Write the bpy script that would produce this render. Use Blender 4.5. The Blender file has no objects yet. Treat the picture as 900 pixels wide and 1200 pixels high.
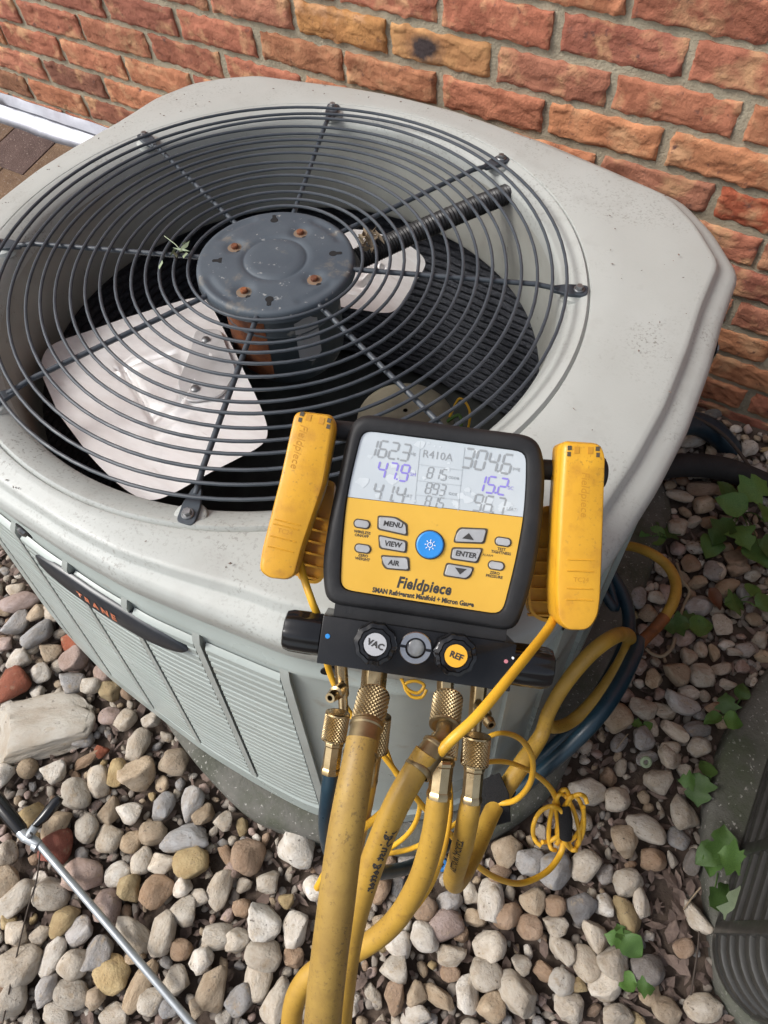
import bpy, bmesh, math, random
import numpy as np
from mathutils import Vector, Matrix, noise

random.seed(7)
rng = np.random.default_rng(7)
S = bpy.context.scene
COL = S.collection
R = math.radians
H = 0.66                      # height of the fan grille above the gravel

# ------------------------------------------------------------------ camera
FPX = 830.35                  # focal length in pixels of the 900 x 1200 photograph
CAM = Vector((0.11535, -0.73801, 0.59992 + H))
RM = Matrix(((0.9946580595, 0.1023885292, 0.0131123491),
             (-0.0814647615, 0.8566356325, -0.5094495910),
             (-0.0633942998, 0.5056599472, 0.8604005931)))
cd = bpy.data.cameras.new('camera')
cam = bpy.data.objects.new('camera', cd)
COL.objects.link(cam)
cam.matrix_world = Matrix.Translation(CAM) @ RM.to_4x4()
cd.sensor_fit = 'VERTICAL'
cd.sensor_height = 24.0
cd.lens = FPX / 1200.0 * 24.0
cd.clip_start = 0.02
cd.clip_end = 500
S.camera = cam

# ------------------------------------------------------------------ sky, sun, exposure
SUN_EL, SUN_AZ = R(47), R(274)      # azimuth measured clockwise from +Y
w = bpy.data.worlds.new('World'); S.world = w; w.use_nodes = True
nt = w.node_tree; nt.nodes.clear()
sky = nt.nodes.new('ShaderNodeTexSky'); sky.sky_type = 'NISHITA'; sky.sun_disc = False
sky.sun_elevation = SUN_EL; sky.sun_rotation = SUN_AZ
sky.air_density = 1.0; sky.dust_density = 4.0; sky.ozone_density = 1.0
hs = nt.nodes.new('ShaderNodeHueSaturation'); hs.inputs['Saturation'].default_value = 0.46
bg = nt.nodes.new('ShaderNodeBackground'); bg.inputs['Strength'].default_value = 0.116
wo = nt.nodes.new('ShaderNodeOutputWorld')
nt.links.new(sky.outputs[0], hs.inputs['Color']); nt.links.new(hs.outputs[0], bg.inputs[0])
nt.links.new(bg.outputs[0], wo.inputs[0])
sl = bpy.data.lights.new('sun', 'SUN'); sl.energy = 1.3; sl.angle = R(20); sl.color = (1.0, 0.985, 0.96)
so = bpy.data.objects.new('sun', sl); COL.objects.link(so)
sd = Vector((math.sin(SUN_AZ) * math.cos(SUN_EL), math.cos(SUN_AZ) * math.cos(SUN_EL), math.sin(SUN_EL)))
so.rotation_euler = sd.to_track_quat('Z', 'Y').to_euler()
vs = S.view_settings
vs.view_transform = 'Standard'; vs.look = 'None'; vs.exposure = 0.86; vs.gamma = 1.0
S.cycles.max_bounces = 6


# ------------------------------------------------------------------ measuring helpers (photo pixel -> real place)
def ray(x, y):
    return RM @ Vector(((x - 450) / FPX, -(y - 600) / FPX, -1.0))
def gp(x, y, z=0.02):                       # where the line of sight meets the height z
    d = ray(x, y); t = (z - CAM.z) / d.z
    return CAM + d * t
def pd(x, y, depth):                        # the point at a given depth
    return CAM + ray(x, y) * depth
def px(p):
    q = RM.transposed() @ (Vector(p) - CAM)
    return (450 + FPX * q.x / -q.z, 600 - FPX * q.y / -q.z, -q.z)


# ------------------------------------------------------------------ materials
def link(nt, a, b): nt.links.new(a, b)
def mat(name, col, col2=None, scale=8.0, detail=6.0, lo=0.35, hi=0.65, rough=0.6, metal=0.0, bump=0.0, bscale=None,
        speck=None, objcol=False, rvar=0.0, coat=0.0, obj_jit=0.0, speck2=None, stretch=None, spec=0.5, smask=None):
    m = bpy.data.materials.new(name); m.use_nodes = True
    nt = m.node_tree; N = nt.nodes; N.clear()
    out = N.new('ShaderNodeOutputMaterial'); b = N.new('ShaderNodeBsdfPrincipled')
    link(nt, b.outputs[0], out.inputs[0])
    b.inputs['Roughness'].default_value = rough; b.inputs['Metallic'].default_value = metal
    b.inputs['Coat Weight'].default_value = coat
    b.inputs['Specular IOR Level'].default_value = spec
    tc = N.new('ShaderNodeTexCoord'); oi = N.new('ShaderNodeObjectInfo')
    co = tc.outputs['Object']
    if stretch:
        mp = N.new('ShaderNodeMapping'); mp.inputs['Scale'].default_value = stretch
        link(nt, co, mp.inputs[0]); co = mp.outputs[0]
    def nz(sc, det=6.0, ro=0.6):
        n = N.new('ShaderNodeTexNoise'); n.noise_dimensions = '4D'
        n.inputs['Scale'].default_value = sc; n.inputs['Detail'].default_value = det; n.inputs['Roughness'].default_value = ro
        link(nt, co, n.inputs['Vector'])
        mu = N.new('ShaderNodeMath'); mu.operation = 'MULTIPLY'; mu.inputs[1].default_value = 37.0
        link(nt, oi.outputs['Random'], mu.inputs[0]); link(nt, mu.outputs[0], n.inputs['W'])
        return n.outputs['Fac']
    def ramp(src, a, c, ca=(0, 0, 0, 1), cb=(1, 1, 1, 1)):
        r = N.new('ShaderNodeValToRGB'); r.color_ramp.elements[0].position = a; r.color_ramp.elements[1].position = c
        r.color_ramp.elements[0].color = ca; r.color_ramp.elements[1].color = cb
        link(nt, src, r.inputs[0]); return r.outputs[0]
    def mix(fac, a, c, mode='MIX'):
        x = N.new('ShaderNodeMix'); x.data_type = 'RGBA'; x.blend_type = mode
        for s, v in ((0, fac), (6, a), (7, c)):
            if hasattr(v, 'links'): link(nt, v, x.inputs[s])
            elif s == 0: x.inputs[0].default_value = v
            else: x.inputs[s].default_value = (*v[:3], 1)
        return x.outputs[2]
    c = oi.outputs['Color'] if objcol else col
    if col2 is not None:
        f = ramp(nz(scale, detail), lo, hi)
        c = mix(f, c, col2, 'MULTIPLY' if objcol else 'MIX')
    if speck:
        f = ramp(nz(speck[1], 3.0), speck[2], speck[2] + speck[3])
        if smask:
            mm_ = N.new('ShaderNodeMath'); mm_.operation = 'MULTIPLY'; link(nt, f, mm_.inputs[0]); link(nt, ramp(nz(smask[0], 4.0), smask[1], smask[2]), mm_.inputs[1]); f = mm_.outputs[0]
        c = mix(f, c, speck[0])
    if speck2: c = mix(ramp(nz(speck2[1], 5.0), speck2[2], speck2[2] + speck2[3]), c, speck2[0])
    if obj_jit:
        hsn = N.new('ShaderNodeHueSaturation')
        mr = N.new('ShaderNodeMapRange'); mr.inputs[3].default_value = 1 - obj_jit; mr.inputs[4].default_value = 1 + obj_jit
        link(nt, oi.outputs['Random'], mr.inputs[0]); link(nt, mr.outputs[0], hsn.inputs['Value'])
        if hasattr(c, 'links'): link(nt, c, hsn.inputs['Color'])
        else: hsn.inputs['Color'].default_value = (*c, 1)
        c = hsn.outputs[0]
    if hasattr(c, 'links'): link(nt, c, b.inputs['Base Color'])
    else: b.inputs['Base Color'].default_value = (*c, 1)
    if rvar:
        mr = N.new('ShaderNodeMapRange'); mr.inputs[3].default_value = max(0.02, rough - rvar); mr.inputs[4].default_value = min(1, rough + rvar)
        mr.inputs[1].default_value = 0.3; mr.inputs[2].default_value = 0.7
        link(nt, nz(scale * 1.7), mr.inputs[0]); link(nt, mr.outputs[0], b.inputs['Roughness'])
    if bump:
        bm = N.new('ShaderNodeBump'); bm.inputs['Strength'].default_value = bump; bm.inputs['Distance'].default_value = 0.004
        link(nt, nz(bscale or scale * 6, 8.0, 0.65), bm.inputs['Height']); link(nt, bm.outputs[0], b.inputs['Normal'])
    return m

M = {}
M['paint'] = mat('cap_paint', (0.420, 0.440, 0.420), (0.38, 0.395, 0.372), 5, rough=0.42, rvar=0.14, bump=0.06, bscale=260,
                 speck=((0.19, 0.185, 0.165), 330, 0.54, 0.10), smask=(9, 0.46, 0.70), speck2=((0.325, 0.33, 0.31), 16, 0.54, 0.22))
M['side'] = mat('side_paint', (0.36, 0.405, 0.385), (0.30, 0.335, 0.315), 6, rough=0.34, rvar=0.10, bump=0.04, bscale=200, speck=((0.27, 0.26, 0.22), 30, 0.64, 0.15))
M['strip'] = mat('rib_paint', (0.36, 0.39, 0.37), (0.29, 0.31, 0.29), 20, rough=0.38, rvar=0.1)
M['inner'] = mat('orifice_paint', (0.36, 0.37, 0.34), (0.26, 0.25, 0.22), 6, rough=0.5, rvar=0.1, speck=((0.14, 0.13, 0.11), 60, 0.66, 0.1))
M['wire'] = mat('grille_wire', (0.036, 0.046, 0.058), (0.054, 0.065, 0.078), 30, rough=0.5, rvar=0.12, speck=((0.12, 0.09, 0.07), 220, 0.70, 0.05))
M['hub'] = mat('hub_steel', (0.048, 0.064, 0.082), (0.070, 0.088, 0.106), 14, rough=0.6, rvar=0.12, bump=0.06, bscale=120,
               speck=((0.26, 0.27, 0.27), 110, 0.64, 0.06), speck2=((0.17, 0.15, 0.12), 30, 0.58, 0.14))
M['dark_hole'] = mat('dark_hole', (0.006, 0.006, 0.007), rough=0.9)  # near-black colour standing for the shade inside holes and gaps
M['dimple'] = mat('rust_stain', (0.13, 0.115, 0.09), (0.20, 0.12, 0.07), 60, rough=0.8, bump=0.2)
M['rust'] = mat('rusty_steel', (0.24, 0.075, 0.022), (0.10, 0.035, 0.018), 70, rough=0.85, bump=0.3, bscale=300)
M['screw'] = mat('zinc_screw', (0.32, 0.33, 0.34), (0.18, 0.18, 0.18), 90, rough=0.4, metal=0.8)
M['motor'] = mat('motor_paint', (0.075, 0.095, 0.11), (0.05, 0.065, 0.075), 12, rough=0.5, bump=0.08, speck=((0.30, 0.30, 0.28), 34, 0.66, 0.06))
M['alu'] = mat('brushed_aluminium', (0.93, 0.92, 0.91), (0.82, 0.79, 0.77), 14, rough=0.42, metal=0.30, bump=0.06, bscale=40, stretch=(1, 4, 1), rvar=0.12, speck=((0.48, 0.42, 0.36), 20, 0.66, 0.2))
M['alu_arm'] = mat('spider_arm', (0.62, 0.61, 0.61), (0.50, 0.49, 0.48), 30, rough=0.45, metal=0.3)
M['coil'] = mat('spine_fin', (0.030, 0.034, 0.045), (0.085, 0.09, 0.105), 160, rough=0.55, bump=0.8, bscale=420, speck=((0.16, 0.16, 0.16), 110, 0.72, 0.03))
M['black_plastic'] = mat('black_plastic', (0.014, 0.014, 0.016), (0.028, 0.027, 0.027), 30, rough=0.45, rvar=0.12, bump=0.05)
M['compressor'] = mat('compressor_shell', (0.34, 0.30, 0.22), (0.22, 0.19, 0.14), 20, rough=0.6)
M['pan'] = mat('base_pan_paint', (0.05, 0.055, 0.05), (0.02, 0.02, 0.02), 14, rough=0.7)
M['concrete'] = mat('concrete', (0.135, 0.13, 0.115), (0.062, 0.066, 0.048), 14, rough=0.93, bump=0.7, bscale=160, speck=((0.34, 0.33, 0.30), 190, 0.62, 0.06), speck2=((0.07, 0.085, 0.045), 7, 0.55, 0.2))
M['mortar'] = mat('mortar', (0.44, 0.385, 0.28), (0.31, 0.27, 0.195), 24, rough=0.95, bump=0.9, bscale=230, speck=((0.36, 0.32, 0.24), 160, 0.64, 0.08))
M['brick'] = mat('fired_brick', (1, 1, 1), (0.60, 0.52, 0.50), 22, lo=0.36, hi=0.66, objcol=True, rough=0.92, bump=0.7, bscale=230,
                 speck=((0.56, 0.31, 0.165), 20, 0.52, 0.16), speck2=((0.13, 0.062, 0.050), 60, 0.60, 0.12), obj_jit=0.18)
M['burnt'] = mat('burnt_brick', (0.54, 0.29, 0.12), (0.42, 0.20, 0.085), 20, rough=0.9, bump=0.6, bscale=180)
def burn_mark(m):
    nt = m.node_tree; N = nt.nodes; b = [n for n in N if n.type == 'BSDF_PRINCIPLED'][0]
    tc = N.new('ShaderNodeTexCoord'); mp = N.new('ShaderNodeMapping'); mp.inputs['Scale'].default_value = (24, 0, 38); mp.inputs['Location'].default_value = (0.7, 0, 0.1)
    nz = N.new('ShaderNodeTexNoise'); nz.inputs['Scale'].default_value = 42; nz.inputs['Detail'].default_value = 6
    ln = N.new('ShaderNodeVectorMath'); ln.operation = 'LENGTH'; ad = N.new('ShaderNodeMath'); ad.operation = 'MULTIPLY_ADD'; ad.inputs[1].default_value = 1.5
    rp = N.new('ShaderNodeValToRGB'); rp.color_ramp.elements[0].position = 0.60; rp.color_ramp.elements[1].position = 0.92
    sc = N.new('ShaderNodeMath'); sc.operation = 'MULTIPLY'; sc.inputs[1].default_value = 0.5
    mx = N.new('ShaderNodeMix'); mx.data_type = 'RGBA'; mx.inputs[6].default_value = (0.05, 0.036, 0.036, 1)
    link(nt, tc.outputs['Object'], mp.inputs[0]); link(nt, mp.outputs[0], ln.inputs[0]); link(nt, tc.outputs['Object'], nz.inputs['Vector'])
    link(nt, nz.outputs['Fac'], ad.inputs[0]); link(nt, ln.outputs['Value'], ad.inputs[2]); link(nt, ad.outputs[0], sc.inputs[0]); link(nt, sc.outputs[0], rp.inputs[0])
    old = b.inputs['Base Color'].links[0].from_socket
    link(nt, rp.outputs[0], mx.inputs[0]); link(nt, old, mx.inputs[7]); link(nt, mx.outputs[2], b.inputs['Base Color'])
burn_mark(M['burnt'])
M['silver'] = mat('silver_foil', (0.24, 0.25, 0.28), (0.18, 0.18, 0.205), 20, rough=0.42, metal=0.7, rvar=0.08, bump=0.10, bscale=14)
M['shingle'] = mat('asphalt_shingle', (1, 1, 1), (0.62, 0.58, 0.58), 20, objcol=True, rough=0.97, bump=1.0, bscale=260, speck=((0.30, 0.24, 0.20), 210, 0.60, 0.08))
M['wood'] = mat('weathered_wood', (0.16, 0.13, 0.10), (0.09, 0.07, 0.055), 20, rough=0.9)
M['soil'] = mat('soil', (0.062, 0.044, 0.034), (0.11, 0.08, 0.06), 30, rough=1.0, bump=1.0, bscale=90)
M['litter'] = mat('leaf_litter', (0.20, 0.145, 0.118), (0.085, 0.06, 0.05), 45, rough=0.9, bump=0.4)
def stone_mat(name, k):
    return mat(name, (1, 1, 1), (0.70, 0.63, 0.55), 1.3 * k, lo=0.34, hi=0.68, objcol=True, rough=0.84, rvar=0.12, bump=0.9, bscale=5.0 * k,
               speck=((0.10, 0.082, 0.065), 4.5 * k, 0.62, 0.10), speck2=((0.33, 0.25, 0.16), 1.7 * k, 0.58, 0.16), obj_jit=0.16)
M['stone'] = stone_mat('river_stone', 1.0); M['stone_bed'] = stone_mat('river_stone_bed', 55.0)
M['gravel'] = mat('small_gravel', (0.36, 0.32, 0.275), (0.17, 0.14, 0.115), 26, rough=0.9, bump=0.5, bscale=120, speck=((0.42, 0.39, 0.34), 34, 0.6, 0.1))
M['rubber'] = mat('rubber_boot', (0.012, 0.0125, 0.014), (0.022, 0.022, 0.023), 24, spec=0.35, rough=0.55, rvar=0.12, bump=0.12, bscale=160, speck=((0.10, 0.10, 0.10), 70, 0.73, 0.06))
M['anodised'] = mat('black_anodised', (0.006, 0.006, 0.007), (0.011, 0.011, 0.012), 20, spec=0.4, rough=0.22, rvar=0.06, bump=0.06, bscale=500, speck=((0.10, 0.10, 0.09), 170, 0.75, 0.04))
M['gloss_black'] = mat('gloss_black', (0.005, 0.005, 0.006), (0.009, 0.009, 0.010), 20, rough=0.14, rvar=0.06)
M['yellow'] = mat('yellow_panel', (0.70, 0.415, 0.055), (0.64, 0.37, 0.045), 20, rough=0.42, rvar=0.1, speck=((0.36, 0.21, 0.04), 60, 0.69, 0.07))
M['clamp'] = mat('yellow_clamp', (0.66, 0.345, 0.022), (0.57, 0.285, 0.018), 24, rough=0.40, rvar=0.1, bump=0.08, bscale=160, speck=((0.26, 0.14, 0.03), 340, 0.57, 0.10), smask=(22, .44, .70), speck2=((0.42, 0.19, 0.018), 36, 0.52, 0.2))
M['relief_shade'] = mat('clamp_relief_shade', (0.50, 0.235, 0.014), rough=0.55)  # darker yellow standing for the relief shade of moulded letters and slots
M['lcd'] = mat('lcd_glass', (0.54, 0.585, 0.61), (0.48, 0.53, 0.56), 22, rough=0.13, rvar=0.05, coat=1.0)
M['film'] = mat('screen_film', (0.60, 0.645, 0.67), (0.54, 0.585, 0.61), 40, rough=0.10)
M['lcd_grey'] = mat('lcd_grey_digit', (0.29, 0.31, 0.32), rough=0.4)
M['lcd_faint'] = mat('lcd_faint_rule', (0.40, 0.44, 0.46), rough=0.4)
M['lcd_blue'] = mat('lcd_blue_digit', (0.26, 0.22, 0.62), rough=0.4)
M['key'] = mat('grey_key', (0.40, 0.41, 0.42), (0.33, 0.34, 0.35), 60, rough=0.5, bump=0.1, speck=((0.20, 0.19, 0.17), 150, 0.68, 0.06))
M['ink'] = mat('dark_ink', (0.035, 0.033, 0.032), rough=0.6)
M['key_edge'] = mat('key_outline', (0.07, 0.055, 0.035), rough=0.6)
M['blue'] = mat('blue_button', (0.03, 0.27, 0.70), (0.025, 0.23, 0.62), 30, rough=0.4)
M['white'] = mat('white_print', (0.80, 0.82, 0.84), rough=0.5)
M['label_grey'] = mat('grey_label', (0.42, 0.43, 0.45), rough=0.5)
M['label_amber'] = mat('amber_label', (0.82, 0.42, 0.03), rough=0.5)
M['steel'] = mat('bright_steel', (0.62, 0.62, 0.62), (0.45, 0.45, 0.45), 60, rough=0.25, metal=1.0)
M['glass'] = mat('sight_glass', (0.16, 0.17, 0.17), (0.32, 0.33, 0.33), 60, rough=0.08, coat=1.0)
M['pink'] = mat('pink_dot', (0.55, 0.20, 0.24), rough=0.5)
M['brass'] = mat('brass', (0.56, 0.44, 0.26), (0.38, 0.28, 0.145), 60, rough=0.30, metal=1.0, rvar=0.08, bump=0.05)
M['brass_dull'] = mat('dull_brass', (0.40, 0.315, 0.18), (0.25, 0.185, 0.10), 60, rough=0.40, metal=0.95, rvar=0.1)
M['hose'] = mat('yellow_hose', (0.46, 0.275, 0.040), (0.36, 0.21, 0.032), 40, rough=0.48, rvar=0.1, bump=0.06, bscale=300, speck=((0.20, 0.11, 0.03), 480, 0.58, 0.08), smask=(30, .4, .65), speck2=((0.31, 0.17, 0.03), 60, 0.58, 0.16))
M['hose_old'] = mat('dirty_yellow_hose', (0.37, 0.235, 0.052), (0.27, 0.165, 0.038), 30, rough=0.55, rvar=0.1, bump=0.1, bscale=260, speck=((0.13, 0.08, 0.030), 520, 0.55, 0.09), smask=(40, 0.35, 0.65), speck2=((0.27, 0.165, 0.04), 90, 0.52, 0.2), stretch=(1, 1, .6))
M['hose_burnt'] = mat('burnt_hose_end', (0.26, 0.085, 0.022), (0.10, 0.04, 0.015), 60, rough=0.6)
M['hose_blue'] = mat('dark_blue_hose', (0.007, 0.024, 0.040), (0.011, 0.036, 0.055), 30, rough=0.36, rvar=0.1)
M['cable'] = mat('yellow_cable', (0.74, 0.42, 0.030), (0.66, 0.35, 0.024), 30, rough=0.42, speck=((0.30, 0.16, 0.03), 120, 0.70, 0.05))
M['velcro'] = mat('black_velcro', (0.010, 0.010, 0.011), rough=0.95, bump=0.6, bscale=600)
M['foam'] = mat('black_foam', (0.012, 0.012, 0.013), (0.022, 0.022, 0.023), 30, rough=0.8, bump=0.3)
M['leaf'] = mat('green_leaf', (0.045, 0.105, 0.020), (0.080, 0.155, 0.030), 40, rough=0.58, rvar=0.08, obj_jit=0.35, bump=0.15)
M['leaf_pale'] = mat('pale_leaf_underside', (0.22, 0.28, 0.17), (0.27, 0.33, 0.21), 50, rough=0.6)
M['dead_leaf'] = mat('dead_leaf', (0.14, 0.052, 0.022), (0.09, 0.034, 0.016), 40, rough=0.6)
M['twig'] = mat('pale_twig', (0.30, 0.24, 0.16), (0.20, 0.15, 0.10), 40, rough=0.9)
M['dark_twig'] = mat('dark_twig', (0.06, 0.045, 0.035), rough=0.9)
M['rod'] = mat('grey_rod', (0.40, 0.43, 0.45), (0.33, 0.35, 0.37), 40, rough=0.35, metal=0.55, rvar=0.08)
M['slat'] = mat('dark_louver_paint', (0.042, 0.041, 0.038), (0.028, 0.027, 0.024), 20, rough=0.42, rvar=0.1, speck=((0.11, 0.10, 0.085), 90, 0.68, 0.07))
M['badge'] = mat('badge_dark', (0.018, 0.022, 0.028), (0.03, 0.034, 0.04), 40, rough=0.3)
M['badge_red'] = mat('badge_letters', (0.52, 0.17, 0.09), rough=0.4)
M['gasket'] = mat('blue_gasket', (0.03, 0.17, 0.42), rough=0.5)


# ------------------------------------------------------------------ mesh helpers
class MB:
    def __init__(s): s.v = []; s.f = []; s.m = []
    def add(s, V, F, mi=0, X=None):
        o = len(s.v)
        s.v += [tuple(X @ Vector(p)) if X is not None else tuple(p) for p in V]
        s.f += [tuple(i + o for i in f) for f in F]; s.m += [mi] * len(F); return s
    def box(s, x0, x1, y0, y1, z0, z1, mi=0, X=None):
        V = [(x, y, z) for z in (z0, z1) for y in (y0, y1) for x in (x0, x1)]
        return s.add(V, [(0, 2, 3, 1), (4, 5, 7, 6), (0, 1, 5, 4), (2, 6, 7, 3), (0, 4, 6, 2), (1, 3, 7, 5)], mi, X)
    def prism(s, P, z0, z1, mi=0, X=None, top_scale=1.0):
        n = len(P); c = np.mean(np.array(P), 0)
        V = [(p[0], p[1], z0) for p in P] + [(c[0] + (p[0] - c[0]) * top_scale, c[1] + (p[1] - c[1]) * top_scale, z1) for p in P]
        F = [tuple(range(n))[::-1], tuple(range(n, 2 * n))] + [(i, (i + 1) % n, n + (i + 1) % n, n + i) for i in range(n)]
        return s.add(V, F, mi, X)
    def loft(s, rings, mi=0, X=None, cap0=False, cap1=False, closed=True):
        n = len(rings[0]); V = [p for r in rings for p in r]; F = []
        for k in range(len(rings) - 1):
            for i in range(n if closed else n - 1):
                j = (i + 1) % n; F.append((k * n + i, k * n + j, (k + 1) * n + j, (k + 1) * n + i))
        if cap0: F.append(tuple(range(n))[::-1])
        if cap1: F.append(tuple(range((len(rings) - 1) * n, len(rings) * n)))
        return s.add(V, F, mi, X)
    def lathe(s, prof, n=24, mi=0, X=None, cap0=False, cap1=False, lobes=0, la=0.0):
        rings = [[((r * (1 + la * math.cos(lobes * 2 * math.pi * i / n))) * math.cos(2 * math.pi * i / n),
                   (r * (1 + la * math.cos(lobes * 2 * math.pi * i / n))) * math.sin(2 * math.pi * i / n), z) for i in range(n)] for r, z in prof]
        return s.loft(rings, mi, X, cap0, cap1)
    def tube(s, P, r, n=10, mi=0, X=None, cap=True, closed=False):
        P = [Vector(p) for p in P]; k = len(P); rr = r if hasattr(r, '__len__') else [r] * k
        rings = []; T0 = None; N0 = None
        for i in range(k):
            a = P[i - 1] if (i > 0 or closed) else P[i]; b = P[(i + 1) % k] if (i < k - 1 or closed) else P[i]
            T = (b - a).normalized()
            if N0 is None:
                up = Vector((0, 0, 1)) if abs(T.z) < 0.9 else Vector((1, 0, 0)); N0 = (up - T * up.dot(T)).normalized()
            else:
                N0 = T0.rotation_difference(T) @ N0; N0 = (N0 - T * N0.dot(T)).normalized()
            B = T.cross(N0); T0 = T
            rings.append([tuple(P[i] + (N0 * math.cos(2 * math.pi * j / n) + B * math.sin(2 * math.pi * j / n)) * rr[i]) for j in range(n)])
        if closed: rings.append(rings[0])
        return s.loft(rings, mi, X, cap and not closed, cap and not closed)
    def ball(s, c, r, n=10, mi=0, X=None):
        prof = [(r[0] * math.sin(math.pi * k / n), -math.cos(math.pi * k / n)) for k in range(n + 1)]
        rings = [[(c[0] + r[0] * math.sin(math.pi * k / n) * math.cos(2 * math.pi * i / (2 * n)), c[1] + r[1] * math.sin(math.pi * k / n) * math.sin(2 * math.pi * i / (2 * n)), c[2] - r[2] * math.cos(math.pi * k / n)) for i in range(2 * n)] for k in range(1, n)]
        return s.loft(rings, mi, X, True, True)
    def build(s, name, mats, parent=None, bevel=0.0, seg=2, angle=35, recalc=True, smooth=True):
        me = bpy.data.meshes.new(name); me.from_pydata(s.v, [], s.f)
        for m in (mats if isinstance(mats, (list, tuple)) else [mats]): me.materials.append(m)
        me.polygons.foreach_set('material_index', s.m)
        if bevel or recalc:
            bm = bmesh.new(); bm.from_mesh(me)
            bmesh.ops.remove_doubles(bm, verts=bm.verts, dist=1e-6)
            bmesh.ops.recalc_face_normals(bm, faces=bm.faces)
            if bevel:
                E = [e for e in bm.edges if len(e.link_faces) == 2 and e.calc_face_angle(0) > R(30)]
                bmesh.ops.bevel(bm, geom=E, offset=bevel, segments=seg, profile=0.5, affect='EDGES', clamp_overlap=True)
            bm.to_mesh(me); bm.free()
        if smooth:
            me.polygons.foreach_set('use_smooth', [True] * len(me.polygons)); me.set_sharp_from_angle(angle=R(angle))
        me.update()
        return obj(name, me, parent)

def obj(name, me, parent=None):
    o = bpy.data.objects.new(name, me); COL.objects.link(o)
    if parent is not None: o.parent = parent
    return o
def tag(o, label=None, cat=None, group=None, kind=None):
    if label: o['label'] = label
    if cat: o['category'] = cat
    if group: o['group'] = group
    if kind: o['kind'] = kind
    return o
def empty(name, X, label, cat, group=None):
    o = bpy.data.objects.new(name, None); COL.objects.link(o); o.empty_display_size = 0.05
    o.matrix_world = X if isinstance(X, Matrix) else Matrix.Translation(X)
    bpy.context.view_layer.update()
    return tag(o, label, cat, group)

def spline(P, per=8, closed=False):
    P = [np.array(p, float) for p in P]; n = len(P); out = []
    rngk = range(n if closed else n - 1)
    for i in rngk:
        p0 = P[(i - 1) % n] if (closed or i > 0) else 2 * P[0] - P[1]
        p1 = P[i]; p2 = P[(i + 1) % n]
        p3 = P[(i + 2) % n] if (closed or i < n - 2) else 2 * P[-1] - P[-2]
        for k in range(per):
            t = k / per
            out.append(0.5 * ((2 * p1) + (-p0 + p2) * t + (2 * p0 - 5 * p1 + 4 * p2 - p3) * t * t + (-p0 + 3 * p1 - 3 * p2 + p3) * t ** 3))
    if not closed: out.append(P[-1])
    return [tuple(q) for q in out]

def rpoly(P, rad, seg=5):                     # polygon with rounded corners
    out = []; n = len(P)
    for i in range(n):
        p = Vector(P[i]).to_2d(); a = Vector(P[i - 1]).to_2d(); b = Vector(P[(i + 1) % n]).to_2d()
        r = rad[i] if hasattr(rad, '__len__') else rad
        da = (a - p); db = (b - p); r = min(r, da.length * 0.48, db.length * 0.48)
        s0 = p + da.normalized() * r; s1 = p + db.normalized() * r
        for k in range(seg + 1):
            t = k / seg; q = s0 * (1 - t) ** 2 + p * 2 * t * (1 - t) + s1 * t * t; out.append((q.x, q.y))
    return out

def text_mesh(body, size, shear=0.0, bold=0.0, align='CENTER', space=1.0, line=0.85, extrude=0.0, res=2):
    c = bpy.data.curves.new('lettering', 'FONT'); c.body = body; c.size = size; c.shear = shear; c.offset = bold
    c.align_x = align; c.align_y = 'CENTER'; c.space_character = space; c.space_line = line; c.resolution_u = res; c.extrude = extrude
    o = bpy.data.objects.new('lettering', c); COL.objects.link(o)
    dg = bpy.context.evaluated_depsgraph_get(); dg.update()
    me = bpy.data.meshes.new_from_object(o.evaluated_get(dg))
    bpy.data.objects.remove(o); bpy.data.curves.remove(c)
    return me
def text(body, size, x, y, z, m, parent, name='lettering', rot=0.0, X=None, width=None, **kw):
    me = text_mesh(body, size, **kw)
    if width:
        xs = [v.co.x for v in me.vertices]; s = width / (max(xs) - min(xs)); me.transform(Matrix.Diagonal((s, 1, 1, 1)))
    me.transform((X or Matrix.Identity(4)) @ Matrix.Translation((x, y, z)) @ Matrix.Rotation(rot, 4, 'Z'))
    me.materials.clear(); me.materials.append(m); me.name = name
    return obj(name, me, parent)


# ------------------------------------------------------------------ ground
def hgt(x, y):
    return 0.006 * noise.noise(Vector((x * 5, y * 5, 0.3))) + 0.004 * noise.noise(Vector((x * 19, y * 19, 1.3)))
gx = np.concatenate(([-60, -20, -6, -3], np.linspace(-1.6, 1.6, 130), [3, 6, 20, 60]))
gm = MB(); n = len(gx)
gm.add([(x, y, hgt(x, y) if max(abs(x), abs(y)) < 1.6 else 0.0) for y in gx for x in gx],
       [(j * n + i, j * n + i + 1, (j + 1) * n + i + 1, (j + 1) * n + i) for j in range(n - 1) for i in range(n - 1)])
tag(gm.build('ground', M['soil'], recalc=False), kind='structure')

# ------------------------------------------------------------------ brick wall
PH = -0.6114010345649332
E1 = Vector((math.cos(PH), math.sin(PH), 0)); E2 = Vector((-math.sin(PH), math.cos(PH), 0))
W0 = Vector((0.44693, 0.44455, 0.07747 + H))
PU, PZ = 0.20627, 0.0677
WX = Matrix(((E1.x, E2.x, 0, W0.x), (E1.y, E2.y, 0, W0.y), (0, 0, 1, W0.z), (0, 0, 0, 1)))   # local: x along, y into the wall, z up
wall = empty('brick_wall', Matrix.Translation(W0 - Vector((0, 0, W0.z))), 'red brick house wall with sandy mortar behind the big condenser', 'wall')
WL = Matrix.Translation(-(W0 - Vector((0, 0, W0.z)))) @ WX
nx, nz_ = 150, 22
mm = MB()
zb, zt = -W0.z - 0.15, 2.3
mm.box(-8, 6, 0.020, 0.30, zb, zt, 0, WL)
mm.build('wall_core', M['mortar'], wall)
mm = MB()          # the mortar face itself, uneven
gu = np.linspace(-2.3, 1.5, 260); gz = np.linspace(-0.80, 0.46, 96)
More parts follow.
